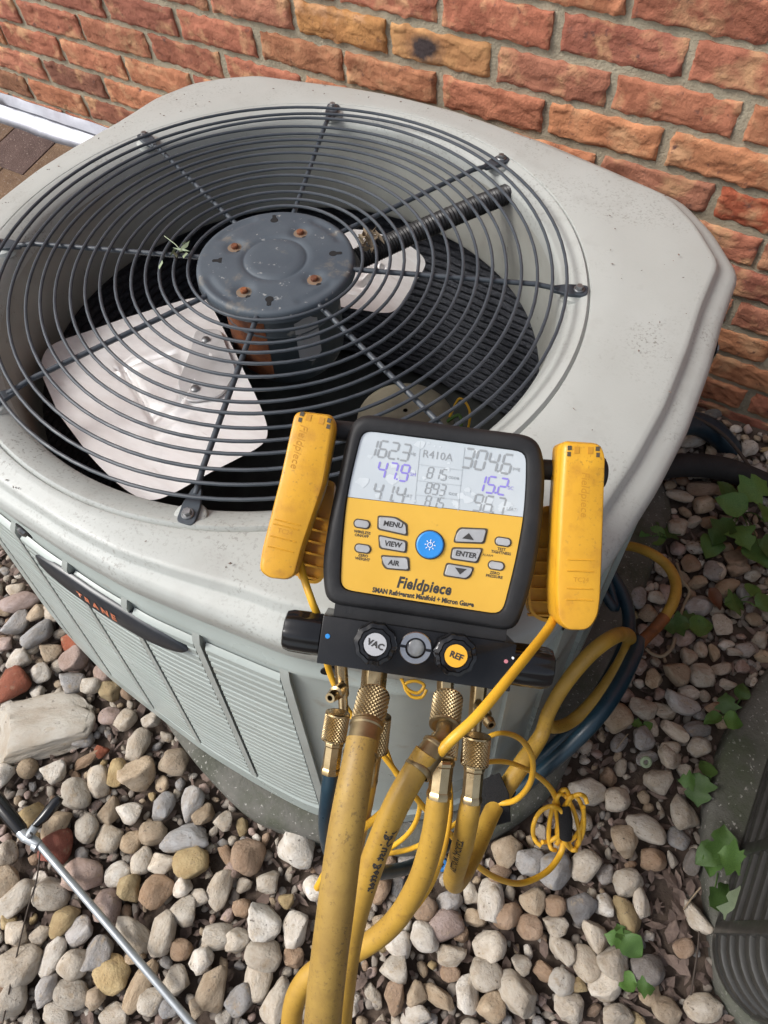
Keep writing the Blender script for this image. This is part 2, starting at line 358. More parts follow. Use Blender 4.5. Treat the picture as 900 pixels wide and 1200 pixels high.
V = [WL @ Vector((u, 0.0028 + 0.0022 * noise.noise(Vector((u * 60, z * 60, 0))) + 0.0015 * noise.noise(Vector((u * 17, z * 17, 5))), z)) for z in gz for u in gu]
nU = len(gu)
mm.add([tuple(v) for v in V], [(j * nU + i, j * nU + i + 1, (j + 1) * nU + i + 1, (j + 1) * nU + i) for j in range(len(gz) - 1) for i in range(nU - 1)])
mm.build('mortar', M['mortar'], wall, recalc=False)

def brick_mesh(seed, L=0.1925, Hh=0.0550):
    A, B = 64, 20; V = []; F = []
    o = Vector((seed * 13.7, seed * 5.1, 0))
    rot = random.uniform(-0.012, 0.012)
    for j in range(B + 1):
        for i in range(A + 1):
            u = -L / 2 + L * i / A; z = -Hh / 2 + Hh * j / B
            ex = min(i, A - i) / 1.6; ez = min(j, B - j) / 1.5
            edge = min(1, ex) * min(1, ez)
            n1 = noise.noise(o + Vector((u * 22, z * 30, 0))); n2 = noise.noise(o + Vector((u * 70, z * 85, 3)))
            crease = -abs(noise.noise(o + Vector((u * 30 + z * 25, z * 16, 9))))
            c2 = -abs(noise.noise(o + Vector((u * 26 - z * 40, z * 30, 19)))); n3 = noise.noise(o + Vector((u * 170, z * 190, 13)))
            y = 0.0035 + 0.0016 * n1 + 0.0007 * n2 + 0.0005 * n3 + 0.0036 * (crease + 0.22) + 0.0012 * (c2 + .2) - (1 - edge) * (0.0026 + 0.0015 * n2)
            n4 = noise.noise(o + Vector((u * 17 + z * 14, z * 26, 33))); n5 = noise.noise(o + Vector((u * 9, z * 44, 41)))
            y += 0.0016 * min(1, max(0, n4 / .07 + .5)) + 0.0010 * min(1, max(0, n5 / .05 + .5)) - 0.0013
            rim = min(min(i, A - i) / 3.0, min(j, B - j) / 2.5)
            if rim < 1: y -= 0.0065 * (1 - rim) * max(0, noise.noise(o + Vector((u * 34, z * 34, 51))) - .12)
            du = (1 if i == A else -1 if i == 0 else 0) * 0.0040 * noise.noise(o + Vector((z * 70, i, 7)))
            dz = (1 if j == B else -1 if j == 0 else 0) * 0.0042 * noise.noise(o + Vector((u * 55, j, 4))) + 0.002 * noise.noise(o + Vector((u * 9, 0, 8)))
            V.append((u + du, -y, z + dz + u * rot))
    n = A + 1
    F = [(j * n + i, j * n + i + 1, (j + 1) * n + i + 1, (j + 1) * n + i) for j in range(B) for i in range(A)]
    ring = [i for i in range(n)] + [j * n + A for j in range(1, B + 1)] + [B * n + i for i in range(A - 1, -1, -1)] + [j * n for j in range(B - 1, 0, -1)]
    base = len(V); V += [(V[i][0], 0.019, V[i][2]) for i in ring]
    k = len(ring); F += [(ring[i], base + i, base + (i + 1) % k, ring[(i + 1) % k]) for i in range(k)]
    me = bpy.data.meshes.new('brick'); me.from_pydata(V, [], F); me.materials.append(M['brick'])
    me.polygons.foreach_set('use_smooth', [True] * len(me.polygons)); me.set_sharp_from_angle(angle=R(50)); me.update()
    return me
bmeshes = [brick_mesh(s) for s in range(16)]
PAL = [(0.50, 0.200, 0.112), (0.45, 0.168, 0.098), (0.54, 0.228, 0.118), (0.41, 0.154, 0.098), (0.50, 0.216, 0.132), (0.55, 0.245, 0.120), (0.47, 0.194, 0.118), (0.46, 0.174, 0.104)]
def wall_pt(x, y):
    nrm = -E2; d = ray(x, y); t = nrm.dot(W0 - CAM) / nrm.dot(d); return CAM + d * t
special = [((395, 30), (0.56, 0.28, 0.10), 'brick'), ((512, 60), (0.46, 0.23, 0.09), 'burnt'), ((355, 62), (0.48, 0.215, 0.11), 'brick'), ((465, 92), (0.49, 0.215, 0.11), 'brick'),
           ((870, 245), (0.50, 0.135, 0.065), 'brick'), ((100, 110), (0.30, 0.125, 0.078), 'brick'), ((15, 95), (0.34, 0.16, 0.085), 'brick'), ((150, 130), (0.34, 0.135, 0.08), 'brick')]
far = MB(); nb = 0
for row in range(-12, 30):
    for k in range(-13, 8):
        uc = (k + (0.5 if row % 2 else 0.0)) * PU + random.uniform(-0.003, 0.003)     # odd rows have joints on whole numbers
        zc = row * PZ + random.uniform(-0.0015, 0.0015)
        P = WX @ Vector((uc, 0, zc)); q = px(P)
        if row <= 4 and -220 < q[0] < 1150 and -190 < q[1] < 640 and q[2] > 0.2:
            c = random.choice(PAL); mt = None
            for (sx, sy), sc, mk in special:
                wp = WX.inverted() @ wall_pt(sx, sy)
                if abs(wp.x - uc) < PU * 0.5 and abs(wp.z - zc) < PZ * 0.5:
                    c = sc; mt = mk
            me = bmeshes[(nb * 7 + row * 3) % 16]
            if mt == 'burnt':
                me = me.copy(); me.materials.clear(); me.materials.append(M['burnt'])
            o = obj('brick', me, wall); nb += 1
            if mt == 'burnt': o['label'] = 'tan brick with a black burn mark'
            o.matrix_local = Matrix.Translation(-(W0 - Vector((0, 0, W0.z)))) @ WX @ Matrix.Translation((uc, random.uniform(-0.0015, 0.0025), zc))
            o.color = (*c, 1)
        elif zc < 2.25:
            far.box(uc - 0.097, uc + 0.097, -0.004, 0.019, zc - 0.028, zc + 0.028, 0, WL)
fb = far.build('bricks_beyond', M['brick'], wall, smooth=False); fb['kind'] = 'stuff'; fb.color = (0.36, 0.13, 0.07, 1)

# ------------------------------------------------------------------ silver flashing + shingle roof (upper left)
fl = MB()
path = []
for i in range(60):
    u = -2.6 + i * (1.75 / 59)
    j = lambda s: 0.006 * noise.noise(Vector((u * 14, s, 0.5))) + 0.004 * noise.noise(Vector((u * 45, s, 2.5)))
    prof = [(0.010, -.509 + j(0) * .5), (0.017 + j(1) * .4, -.517), (0.025 + j(2) * .5, -.528), (0.019 + j(3) * .4, -.540), (0.027 + j(4) * .4, -.546), (0.044 + j(5) * .5, -.5555), (0.052 + j(6) * .6, -.563 + j(7) * .2), (0.052 + j(6) * .6, -.575), (0.0, -.580), (-0.004, -.520)]
    path.append([tuple(WX @ Vector((u, -y, z))) for y, z in prof])
tag(fl.loft(path, cap0=True, cap1=True).build('flashing', M['silver'], angle=60), 'silver foil flashing strip along the foot of the brick wall', 'flashing')

zr = -W0.z + 0.150
RX0 = WX @ Matrix.Translation((-1.72, 0.0, zr)) @ Matrix.Rotation(math.pi, 4, 'Z') @ Matrix.Rotation(R(-4), 4, 'X')       # low shingled roof sloping off the wall
roof = empty('shingle_roof', Matrix.Translation((RX0.translation.x, RX0.translation.y, 0.0)), 'low roof of brown asphalt shingles at the upper left edge', 'roof')
RL = Matrix.Translation(-Vector((RX0.translation.x, RX0.translation.y, 0.0))) @ RX0
MB().box(-0.80, 0.90, 0.02, 0.62, -0.016, -0.002, 0, RL).build('roof_deck', M['wood'], roof)
MB().box(-0.80, 0.90, 0.60, 0.64, -0.16, -0.018, 0, RL).build('fascia', M['wood'], roof)
SPAL = [(0.125, 0.082, 0.070), (0.17, 0.108, 0.066), (0.135, 0.084, 0.072), (0.11, 0.072, 0.066), (0.185, 0.118, 0.070)]
for c in range(4):
    y0 = 0.05 + c * 0.135; x = -0.80 + (0.0 if c % 2 else 0.06)
    while x < 0.86:
        L = random.choice((0.16, 0.22, 0.30)); x1 = min(x + L, 0.90)
        o = MB().box(x + 0.002, x1 - 0.002, y0 - 0.02, y0 + 0.136, 0.004, 0.009, 0, RL @ Matrix.Translation((0, 0, (3 - c) * 0.0035)) @ Matrix.Rotation(R(-1.5), 4, 'X')).build('shingle', M['shingle'], roof, bevel=0.001, seg=1)
        o.color = (*random.choice(SPAL), 1); x = x1

# ------------------------------------------------------------------ big condenser
UM = Matrix(((0.8185389450, 0.5728834848, 0.0424088247), (-0.5742704246, 0.8178997860, 0.0354036667), (-0.0144039927, -0.0533334138, 0.9984728699)))
UX = Matrix.Translation((0, 0, H)) @ UM.to_4x4()                 # local frame: grille centre, x along the wall
BASE = UX @ Matrix.Translation((0, 0, -0.60))
ac = empty('air_conditioner', BASE, 'large pale grey green air conditioner condenser with round fan grille on top', 'air conditioner')
AL = Matrix.Translation((0, 0, 0.60))
def ub(mb, name, mats, parent=None, **kw):
    mb.v = [tuple(AL @ Vector(p)) for p in mb.v]
    return mb.build(name, mats, parent or ac, **kw)

def polar(pts, n=256, smooth=2):
    P = np.array(pts); out = np.zeros(n)
    for i in range(n):
        t = 2 * math.pi * i / n; d = np.array([math.cos(t), math.sin(t)]); best = 0
        for a, b in zip(P, np.roll(P, -1, 0)):
            e = b - a; det = d[0] * -e[1] + e[0] * d[1]
            if abs(det) < 1e-12: continue
            s = (a[0] * -e[1] + e[0] * a[1]) / det; k = (d[0] * a[1] - d[1] * a[0]) / det
            if s > 0 and -1e-9 <= k <= 1 + 1e-9: best = max(best, s)
        out[i] = best
    for _ in range(smooth): out = (np.roll(out, 1) + out * 2 + np.roll(out, -1)) / 4
    return out
NP = 288
CAPO = [(.535, .02), (.529, .12), (.519, .21), (.513, .299), (.460, .366), (.406, .412), (.29, .438), (.177, .460), (.03, .470), (-.1, .466), (-.18, .456), (-.335, .415), (-.38, .382), (-.42, .34), (-.447, .27), (-.462, .10), (-.467, .02),
        (-.462, -.06), (-.447, -.22), (-.42, -.29), (-.38, -.34), (-.335, -.375), (-.2, -.415), (-.06, -.431), (.03, -.435), (.11, -.434), (.18, -.426), (.29, -.411), (.404, -.375), (.456, -.33), (.505, -.26), (.522, -.17), (.532, -.07)]
BOTO = [(.540, .02), (.536, .15), (.525, .30), (.45, .41), (.30, .47), (.03, .50), (-.18, .48), (-.38, .42), (-.46, .32), (-.49, .12), (-.50, -.05), (-.49, -.22), (-.46, -.33), (-.40, -.39), (-.276, -.430), (-.139, -.456), (-.018, -.465), (.091, -.472), (.193, -.470), (.298, -.462), (.404, -.410), (.47, -.355), (.525, -.275), (.536, -.168)]
RO = polar(CAPO, NP, 1); RB = polar(BOTO, NP, 6)
TH = [2 * math.pi * i / NP for i in range(NP)]
def ringr(rad, z): return [(rad[i] * math.cos(TH[i]), rad[i] * math.sin(TH[i]), z) for i in range(NP)]
one = np.ones(NP)
KK = np.clip((RO - .44) / .05, 0, 1) * .5 + .5          # the brim is narrower along the front
for _ in range(6): KK = (np.roll(KK, 1) + KK * 2 + np.roll(KK, -1)) / 4
capr = [ringr(RO - 0.018, -0.088), ringr(RO - 0.011, -0.0885), ringr(RO - 0.0095, -0.085), ringr(RO - 0.0085, -0.074), ringr(RO - 0.0045, -0.071), ringr(RO - 0.003, -0.066), ringr(RO - 0.0005, -0.044), ringr(RO - 0.001, -0.0385), ringr(RO - 0.003, -0.0345), ringr(RO - 0.007 * KK, -0.0310), ringr(RO - 0.015 * KK, -0.0280), ringr(RO - 0.0275 * KK, -0.0255),
        ringr(RO - 0.0300 * KK, -0.0240), ringr(RO - 0.0335 * KK, -0.0165), ringr(RO - 0.0365 * KK, -0.0145), ringr(RO - 0.042 * KK, -0.0135)]
for k in (0.35, 0.7): capr.append(ringr((RO - 0.042 * KK) * (1 - k) + 0.396 * k, -0.0135 + 0.004 * k))
for r, z in ((.396, -.0095), (.3935, -.0100), (.3920, -.0130), (.3905, -.0105), (.3885, -.0080), (.3850, -.0085), (.3640, -.0200), (.3605, -.0240), (.3585, -.0300), (.3575, -.042)):
    capr.append(ringr(one * r, z))
ub(MB().loft(capr), 'top_cap', M['paint'], angle=50)
ub(MB().loft([ringr(one * r, z) for r, z in ((.3578, -.040), (.356, -.08), (.354, -.160), (.358, -.168), (.40, -.17))]), 'fan_shroud', M['inner'], angle=50)

# body shell, ribs, louvers
def bp(th, z, off=0.0):                       # point of the side wall at angle th, height z, pushed out by off
    i = (th / (2 * math.pi) * NP) % NP; a = int(i) % NP; b = (a + 1) % NP; f = i - int(i)
    t = (z + 0.085) / (-0.60 + 0.085)
    r = ((RO[a] - 0.012) * (1 - f) + (RO[b] - 0.012) * f) * (1 - t) + (RB[a] * (1 - f) + RB[b] * f) * t + off
    return (r * math.cos(th), r * math.sin(th), z)
shell = MB().loft([[bp(t, z, o) for t in TH] for z, o in ((-0.080, 0), (-0.112, 0.0), (-0.115, 0.0025), (-0.122, 0.003), (-0.125, 0), (-.30, 0), (-.56, 0), (-.565, .006), (-.598, .007), (-.60, 0.0), (-.60, -.02))])
side = ub(shell, 'side_panel', M['side'], angle=40)
ribs = [R(a) for a in (-56, -68, -80, -92, -104, -116, -127)]
for a in ribs:
    hw = 0.0050
    mb = MB(); rows = []
    for z in (-.119, -.132, -.18, -.25, -.32, -.40, -.48, -.548, -.558):
        da = hw / 0.46
        k_ = 1.0 if -.55 < z < -.125 else 0.15
        rows.append([bp(a - da, z, -0.002), bp(a - da * 0.9, z, 0.0088 * k_), bp(a + da * 0.9, z, 0.0088 * k_), bp(a + da, z, -0.002)])
    ub(mb.loft(rows, cap0=True, cap1=True), 'rib', M['strip'], side)
ZL = np.arange(-0.138, -0.535, -0.0150)
for k in range(len(ribs) - 1):
    a1, a0 = ribs[k] - 0.013, ribs[k + 1] + 0.019
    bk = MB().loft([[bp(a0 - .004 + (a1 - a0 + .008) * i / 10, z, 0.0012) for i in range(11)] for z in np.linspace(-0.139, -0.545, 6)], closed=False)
    ub(bk, 'slot_shade', M['dark_hole'], side)  # black sheet over the closed shell, painted as shade of open louver slots
    for z in ZL:
        mb = MB()
        AA = [a0 + (a1 - a0) * i / 8 for i in range(9)]
        mb.loft([[bp(t, z, .0011) for t in AA], [bp(t, z - 0.0026, .0072) for t in AA], [bp(t, z - 0.0036, .0082) for t in AA], [bp(t, z - 0.0114, .0088) for t in AA], [bp(t, z - 0.0120, .0080) for t in AA], [bp(t, z - 0.0112, .0026) for t in AA]], closed=False)
        ub(mb, 'louver', M['side'], side, recalc=False)
# seams on the right hand service corner
for a in (-31, -24, -13, -3, 9):
    rows = [[bp(R(a) - 0.006, z, -0.001), bp(R(a) - 0.004, z, 0.006), bp(R(a) + 0.004, z, 0.006), bp(R(a) + 0.006, z, -0.001)] for z in np.linspace(-0.118, -0.56, 6)]
    ub(MB().loft(rows, closed=False), 'panel_seam', M['side'], side)
# badge
bm_ = MB(); rows = []
A0, A1 = R(-99.5), R(-70)
for i in range(31):
    t = i / 30; a = A0 + (A1 - A0) * t; q_ = max(0.0, 1 - abs(2 * t - 1) ** 2.8) ** 0.5; hh = 0.0145 * q_ + 0.0012; zc = -0.152 - 0.006 * t
    rows.append([bp(a, zc - hh, .006), bp(a, zc - hh * .97, .0110 + .006 * q_), bp(a, zc - hh * .85, .0115 + .0065 * q_), bp(a, zc + hh * 0.85, .0105 + .0015 * q_), bp(a, zc + hh * .97, .0098 + .001 * q_), bp(a, zc + hh, .006)])
badge = ub(bm_.loft(rows, closed=False), 'nameplate', M['badge'], angle=60)
tm = text_mesh('TRANE', 0.0145, bold=0.0006, space=1.5)
for v in tm.vertices:
    a = R(-86) + v.co.x / 0.44; y_ = v.co.y - .0062; p = bp(a, -.1545 + y_, .0150 - .155 * y_ + .0006); v.co = AL @ Vector(p)
tm.materials.clear(); tm.materials.append(M['badge_red']); obj('lettering', tm, badge)
# screw in the cap skirt
for a in (-95, -50, 20):
    t = R(a); r = RO[int(a / 360 * NP) % NP] + 0.001
    X = Matrix.Translation((r * math.cos(t), r * math.sin(t), -0.066)) @ Vector((math.cos(t), math.sin(t), 0)).to_track_quat('Z', 'X').to_matrix().to_4x4()
    ub(MB().lathe([(0.0115, 0.0), (0.0115, 0.0012), (0.0085, 0.0014)], 16, 0, X, cap1=True).lathe([(0.0065, 0.0014), (0.0062, 0.0045), (0.004, 0.0055)], 6, 1, X, cap1=True), 'cap_screw', [M['dark_hole'], M['screw']])

# grille
for r in (.3620, .3450, .3270, .3075, .2890, .2720, .2540, .2360, .2180, .1990, .1805, .1625, .1450, .1280, .1100):
    n = 96 if r > .2 else 64
    mb = MB().tube([(r * math.cos(2 * math.pi * i / n), r * math.sin(2 * math.pi * i / n), 0.001 + 0.0012 * math.sin(i * 4 * math.pi / n + r * 90) + 0.0008 * math.sin(i * 6 * math.pi / n + r * 140)) for i in range(n)], 0.0021, 8, closed=True)
    ub(mb, 'grille_ring', M['wire'])
for k in range(8):
    a = R(111.8 - 45 * k); c, s_ = math.cos(a), math.sin(a)
    mb = MB().tube([(r * c, r * s_, -0.0038 - 0.0048 * (r > .34)) for r in (0.085, 0.20, 0.325, 0.354)], [0.0034] * 4, 10)
    X = Matrix.Rotation(a, 4, 'Z')
    mb.prism(rpoly([(.346, -.0045), (.366, -.0095), (.388, -.0095), (.390, .0095), (.366, .0095), (.346, .0045)], [.002, .004, .006, .006, .004, .002]), -.0115, -.0068, 0, X)
    o = ub(mb, 'grille_spoke', M['wire'], bevel=0.0007, seg=1)
    Xs_ = X @ Matrix.Translation((.378, 0, -.0072))
    mb = MB().lathe([(.0066, 0.0003), (.0066, .0016), (.0058, .0026)], 18, 0, Xs_, cap1=True).lathe([(.0046, .0026), (.0046, .0058), (.0040, .0066)], 6, 0, Xs_, cap1=True)
    ub(mb, 'spoke_screw', M['screw'], o)
    mb = MB().lathe([(.0185, -.0200), (.0165, -.0128), (.0145, -.0114), (.0, -.0112)], 24, 0, X @ Matrix.Translation((.376, 0, 0)))
    ub(mb, 'mounting_boss', M['paint'])
def hz(r):
    if abs(r - .040) < .0028: return 0.0040 - 0.0016 * math.cos((r - .040) / .0028 * math.pi / 2)
    if r > .096: return 0.0028 - (r - .096) * 1.1
    return 0.0045 - 0.002 * (r / .1) ** 2
hp = MB()
rr = [0.004, .015, .028, .0365, .0385, .040, .0415, .044, .050, .0545, .058, .0615, .065, .0685, .072, .076, .081, .084, .0865, .089, .0925, .096, .099, .1005, .1012]
bolts = [(-175, .0600), (92, .0590), (-7, .0645), (-89, .0675)]
def hubz(r, t):
    z = hz(r)
    for ba, br in bolts:
        dx = r * math.cos(t) - br * math.cos(R(ba)); dy = r * math.sin(t) - br * math.sin(R(ba)); d = math.hypot(dx, dy)
        z -= 0.0035 * math.exp(-(d / .0125) ** 4)
    if .083 < r < .090 and (math.degrees(t) % 90) > 52: z -= 0.0016
    return z
hp.loft([[(r * math.cos(2 * math.pi * i / 120), r * math.sin(2 * math.pi * i / 120), hubz(r, 2 * math.pi * i / 120) if r < .099 else z_) for i in range(120)] for r, z_ in [(r, 0.0005 if r < .1005 else -.004 if r < .101 else -.012) for r in rr]], cap0=True)
hub = ub(hp, 'hub_plate', M['hub'], angle=60)
for a, r in bolts:
    X = Matrix.Translation((r * math.cos(R(a)), r * math.sin(R(a)), 0.0002))
    ub(MB().lathe([(.0125, 0.0004), (.0085, .0011), (.0, .0013)], 20, 0, X).lathe([(.0046, .0012), (.0046, .0046), (.0036, .0056)], 10, 1, X, cap1=True), 'hub_bolt', [M['dimple'], M['rust']], hub)
    X = Matrix.Translation((r * math.cos(R(a)), r * math.sin(R(a)), 0.0002)) @ Matrix.Translation((.011, -.006, 0))
    ub(MB().lathe([(.0036, 0.0020), (.0, .0021)], 12, 0, X), 'bolt_slot', M['dark_hole'], hub)
for a, r in ((-148, .068), (126, .078), (36, .073), (-60, .0755)):
    X = Matrix.Rotation(R(a), 4, 'Z') @ Matrix.Translation((r, 0, 0.0027))
    P = [(.0052 * math.cos(R(t)), .0052 * math.sin(R(t))) for t in range(30, 331, 25)] + [(.0105, -.0024), (.0115, 0), (.0105, .0024)]
    ub(MB().prism(P, 0, .0009, 0, X), 'keyhole_shade', M['dark_hole'], hub)  # flat black patch on the plate; the hole's shade is its colour
# motor, fan blades
mot = MB().lathe([(.060, -.008), (.0755, -.014), (.0765, -.020), (.0765, -.055), (.0780, -.058), (.0765, -.061), (.0765, -.135), (.072, -.145), (.03, -.150), (.012, -.15), (.012, -.20)], 48, 0, cap0=True, cap1=True)
motor = ub(mot, 'motor', M['motor'])
rp = MB().loft([[((.0768 + .0004 * (j % 2)) * math.cos(R(a)), (.0768 + .0004 * (j % 2)) * math.sin(R(a)), z + 0.004 * noise.noise(Vector((a * .3, z * 50, 0)))) for j, a in enumerate(range(-155, -66, 5))] for z in (-.035, -.06, -.09, -.118, -.132)], closed=False)
ub(rp, 'rust_patch', M['rust'], motor, recalc=False)
lp = MB().loft([[(.0772 * math.cos(R(a)), .0772 * math.sin(R(a)), z + 0.010 * noise.noise(Vector((a * .09, z * 20, 4)))) for a in range(-42, -14, 4)] for z in (-.038, -.06, -.085, -.105)], closed=False)
ub(lp, 'peeling_label', M['label_grey'], motor, recalc=False)

def bz0(u, v):
    c_ = u * .87 - v * .5 + .148
    return -.127 + .172 * c_ + 0.014 * math.sin(max(0, min(1, c_ / .37)) * math.pi)
def blade(ang, c4, drop=0.0):
    ca_, sa_ = math.cos(R(ang)), math.sin(R(ang)); rt_ = lambda x, y: (x * ca_ - y * sa_, x * sa_ + y * ca_)
    c4 = [np.array(p) for p in c4]
    bz = lambda u, v: bz0(u, v) - drop
    n = 168; rings = []
    for k in range(1, 61):
        s = k / 60; ring = []
        for i in range(n):
            t = 2 * math.pi * i / n; ct, st = math.cos(t), math.sin(t); e = 2 / 9.0
            a = math.copysign(abs(ct) ** e, ct) * s; b = math.copysign(abs(st) ** e, st) * s
            A, B = (a + 1) / 2, (b + 1) / 2                  # A: outer -> inner; B: top edge -> bottom edge
            P = (c4[0] * (1 - A) + c4[1] * A) * (1 - B) + (c4[3] * (1 - A) + c4[2] * A) * B
            bul = 0.030 * (1 - A) * (1 - b * b)
            d = np.array([-.70, -.62]); P = P + d * bul
            z = bz(P[0], P[1])
            line = A - 0.37 - 0.05 * math.sin(B * 3.1)
            z += 0.003 * min(1, max(0, line / .05)) - 0.007 * math.exp(-(line / 0.015) ** 2)
            if A > .37:
                l2 = B - 0.36 - (A - .4) * 0.10
                z -= 0.005 * math.exp(-(l2 / 0.014) ** 2) * min(1, max(0, (.86 - A) / .06)); z += 0.004 * math.exp(-((l2 - .03) / 0.018) ** 2) * min(1, max(0, (.86 - A) / .06))
                l3 = B - 0.80 + (A - .42) * 0.75
                z -= 0.006 * math.exp(-(l3 / 0.015) ** 2) * min(1, max(0, (.95 - A) / .06)); z += 0.006 * math.exp(-((l3 - .035) / 0.022) ** 2) * min(1, max(0, (.95 - A) / .06))
            ring.append((*rt_(P[0], P[1]), z))
        rings.append(ring)
    b = ub(MB().loft(rings, cap0=True), 'fan_blade', M['alu'], angle=75)
    P = [(-.092, -.082), (-.066, -.118), (-.032, -.185), (.000, -.205), (.034, -.178), (.022, -.132), (-.020, -.100), (-.058, -.068)]
    P = rpoly(P, .014)
    arm = MB(); V0 = [(*rt_(*p), bz(*p) + .0045) for p in P]; V1 = [(*rt_(*p), bz(*p) + .0085) for p in P]
    arm.loft([V0, V1], cap0=True, cap1=True)
    ub(arm, 'blade_arm', M['alu_arm'], b, bevel=0.001, seg=1)
    for p in ((-.058, -.098), (-.004, -.182)):
        X = Matrix.Translation((*rt_(*p), bz(*p) + .0085))
        ub(MB().lathe([(.0058, 0), (.0052, .0026), (.003, .004)], 14, 0, X, cap1=True), 'rivet', M['screw'], b)
blade(0, ((-.302, -.186), (-.158, .010), (.130, -.200), (.058, -.348)))
blade(226, ((-.258, -.160), (-.165, -.045), (.015, -.090), (-.120, -.235)), .055)
# conduit
cp = spline([(.062, .088, -.036), (.10, .165, -.034), (.15, .262, -.033), (.196, .350, -.036)], 40)
ub(MB().tube(cp, [0.0135 + 0.0010 * (1 if i % 2 else -1) for i in range(len(cp))], 14), 'conduit', M['black_plastic'])
# a scrap of spider-web lint on the conduit end
lint = MB()
for i in range(26):
    c = Vector((.072 + random.gauss(0, .006), .108 + random.gauss(0, .008), -.012 + random.gauss(0, .004)))
    d = Vector((random.gauss(0, .006), random.gauss(0, .006), random.gauss(0, .004))); e = Vector((random.gauss(0, .003), random.gauss(0, .003), random.gauss(0, .003)))
    lint.add([c - d, c + e, c + d, c - e], [(0, 1, 2, 3)])
ub(lint, 'lint', M['twig'], recalc=False)
# coil rows
def coil_ring(z, k):
    pts = []
    for i in range(NP // 2):
        t = TH[i * 2]; r = (RO[i * 2] + RB[i * 2]) / 2 - 0.075 + 0.0015 * noise.noise(Vector((t * 9, k, 0)))
        pts.append((r * math.cos(t), r * math.sin(t), z + 0.0008 * math.sin(t * 7 + k)))
    return pts
for k in range(25):
    ub(MB().tube(coil_ring(-.172 - k * .0165, k), [0.0084 + 0.0010 * ((i * 7) % 3 - 1) for i in range(NP // 2)], 8, closed=True), 'coil_tube', M['coil'])
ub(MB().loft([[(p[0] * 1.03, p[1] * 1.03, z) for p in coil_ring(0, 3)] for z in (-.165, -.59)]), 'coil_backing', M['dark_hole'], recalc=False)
ub(MB().loft([[(p[0] * f, p[1] * f, -.592) for p in coil_ring(0, 3)] for f in (1.08, 0.02)]), 'base_pan', M['pan'])
ub(MB().lathe([(.088, -.59), (.088, -.40), (.084, -.375), (.066, -.358), (.03, -.352), (.004, -.352)], 40, 0, Matrix.Translation((.115, .13, 0))), 'compressor', M['compressor'])
wp = spline([(.185, .16, -.36), (.19, .185, -.335), (.215, .175, -.345), (.222, .15, -.38), (.21, .12, -.42)], 8)
ub(MB().tube(wp, .0022, 6), 'wire', M['cable'])
wp = spline([(.18, .15, -.37), (.20, .165, -.352), (.21, .15, -.372), (.19, .12, -.42)], 8)
ub(MB().tube(wp, .0030, 6), 'wire', M['leaf'])

# dried leaf caught on the grille
lf = MB()
for i in range(7):
    c = UX @ Vector((-.1105 + random.gauss(0, .006), -.052 + random.gauss(0, .010), .006 + random.uniform(0, .006)))
    d = Vector((random.gauss(0, .003), -abs(random.gauss(.010, .003)), random.gauss(0, .004))); e = Vector((random.uniform(.002, .004), random.uniform(0, .002), random.gauss(0, .003)))
    lf.add([c - d, c + e, c + d, c - e], [(0, 1, 2, 3)])
lf.tube([UX @ Vector((-.15, -.035, .006)), UX @ Vector((-.125, -.043, .008)), UX @ Vector((-.108, -.05, .007))], .0006, 5)
tag(lf.build('dry_leaf', M['leaf_pale'], recalc=False), 'small dried green leaf scrap caught on the fan grille', 'leaf')

# pad of the condenser
PADO = [(.60, .02), (.60, .35), (.50, .50), (-.45, .50), (-.50, .40), (-.50, -.30), (-.40, -.40), (-.02, -.464), (.085, -.500), (.16, -.514), (.22, -.514), (.30, -.494), (.44, -.44), (.55, -.35), (.60, -.24)]
RP = polar(PADO, NP, 8)
PX = Matrix.Translation((0, 0, H)) @ UM.to_4x4()
pm = MB().loft([[tuple(PX @ Vector(p)) for p in ringr(RP * f + o + 0.003 * np.array([noise.noise(Vector((t * 6, z * 30, 0))) for t in TH]), z)] for f, o, z in ((1, .006, -.72), (1, .004, -.635), (1, 0.0, -.618), (1, -.008, -.609), (1, -.02, -.606), (.5, 0, -.606))], cap1=True)
tag(pm.build('concrete_pad', M['concrete'], angle=60), 'rough grey concrete pad under the big condenser', 'pad')

# ------------------------------------------------------------------ second condenser at the lower right
EY = E2; C2 = gp(838, 1125, 0.05)
X2 = Matrix(((E1.x, E2.x, 0, 0.474), (E1.y, E2.y, 0, -0.833), (0, 0, 1, 0.0), (0, 0, 0, 1)))
u2 = empty('second_condenser', X2 @ Matrix.Translation((0.31, 0.30, 0)), 'dark grey louvered condenser unit cut off at the lower right edge', 'air conditioner')
L2 = Matrix.Translation((-0.31, -0.30, 0))
def rrect(x0, x1, y0, y1, r, z, n=8):
    out = []
    for cx, cy, a0 in ((x1 - r, y1 - r, 0), (x0 + r, y1 - r, 90), (x0 + r, y0 + r, 180), (x1 - r, y0 + r, 270)):
        out += [(cx + r * math.cos(R(a0 + 90 * k / n)), cy + r * math.sin(R(a0 + 90 * k / n)), z) for k in range(n + 1)]
    return out
for k in range(18):
    z = 0.066 + k * 0.0345
    f = lambda o, zz: rrect(-o, .62 + o, -o, .60 + o, .075 + o, zz)
    mb = MB().loft([f(-.012, z + .0150), f(-.004, z + .0165), f(.002, z + .0140), f(.004, z + .008), f(.002, z + .001), f(-.006, z - .002)], 0, L2)
    mb.build('louver', M['slat'], u2, recalc=False)
MB().loft([rrect(.050, .570, .050, .550, .040, z) for z in (0.05, 0.70)], 0, L2).build('inner_guard', M['dark_hole'], u2, recalc=False)
MB().loft([rrect(-.004, .624, -.004, .604, .08, .05), rrect(-.004, .624, -.004, .604, .08, .062), rrect(.02, .60, .02, .58, .06, .063)], 0, L2).build('base_rail', M['slat'], u2)
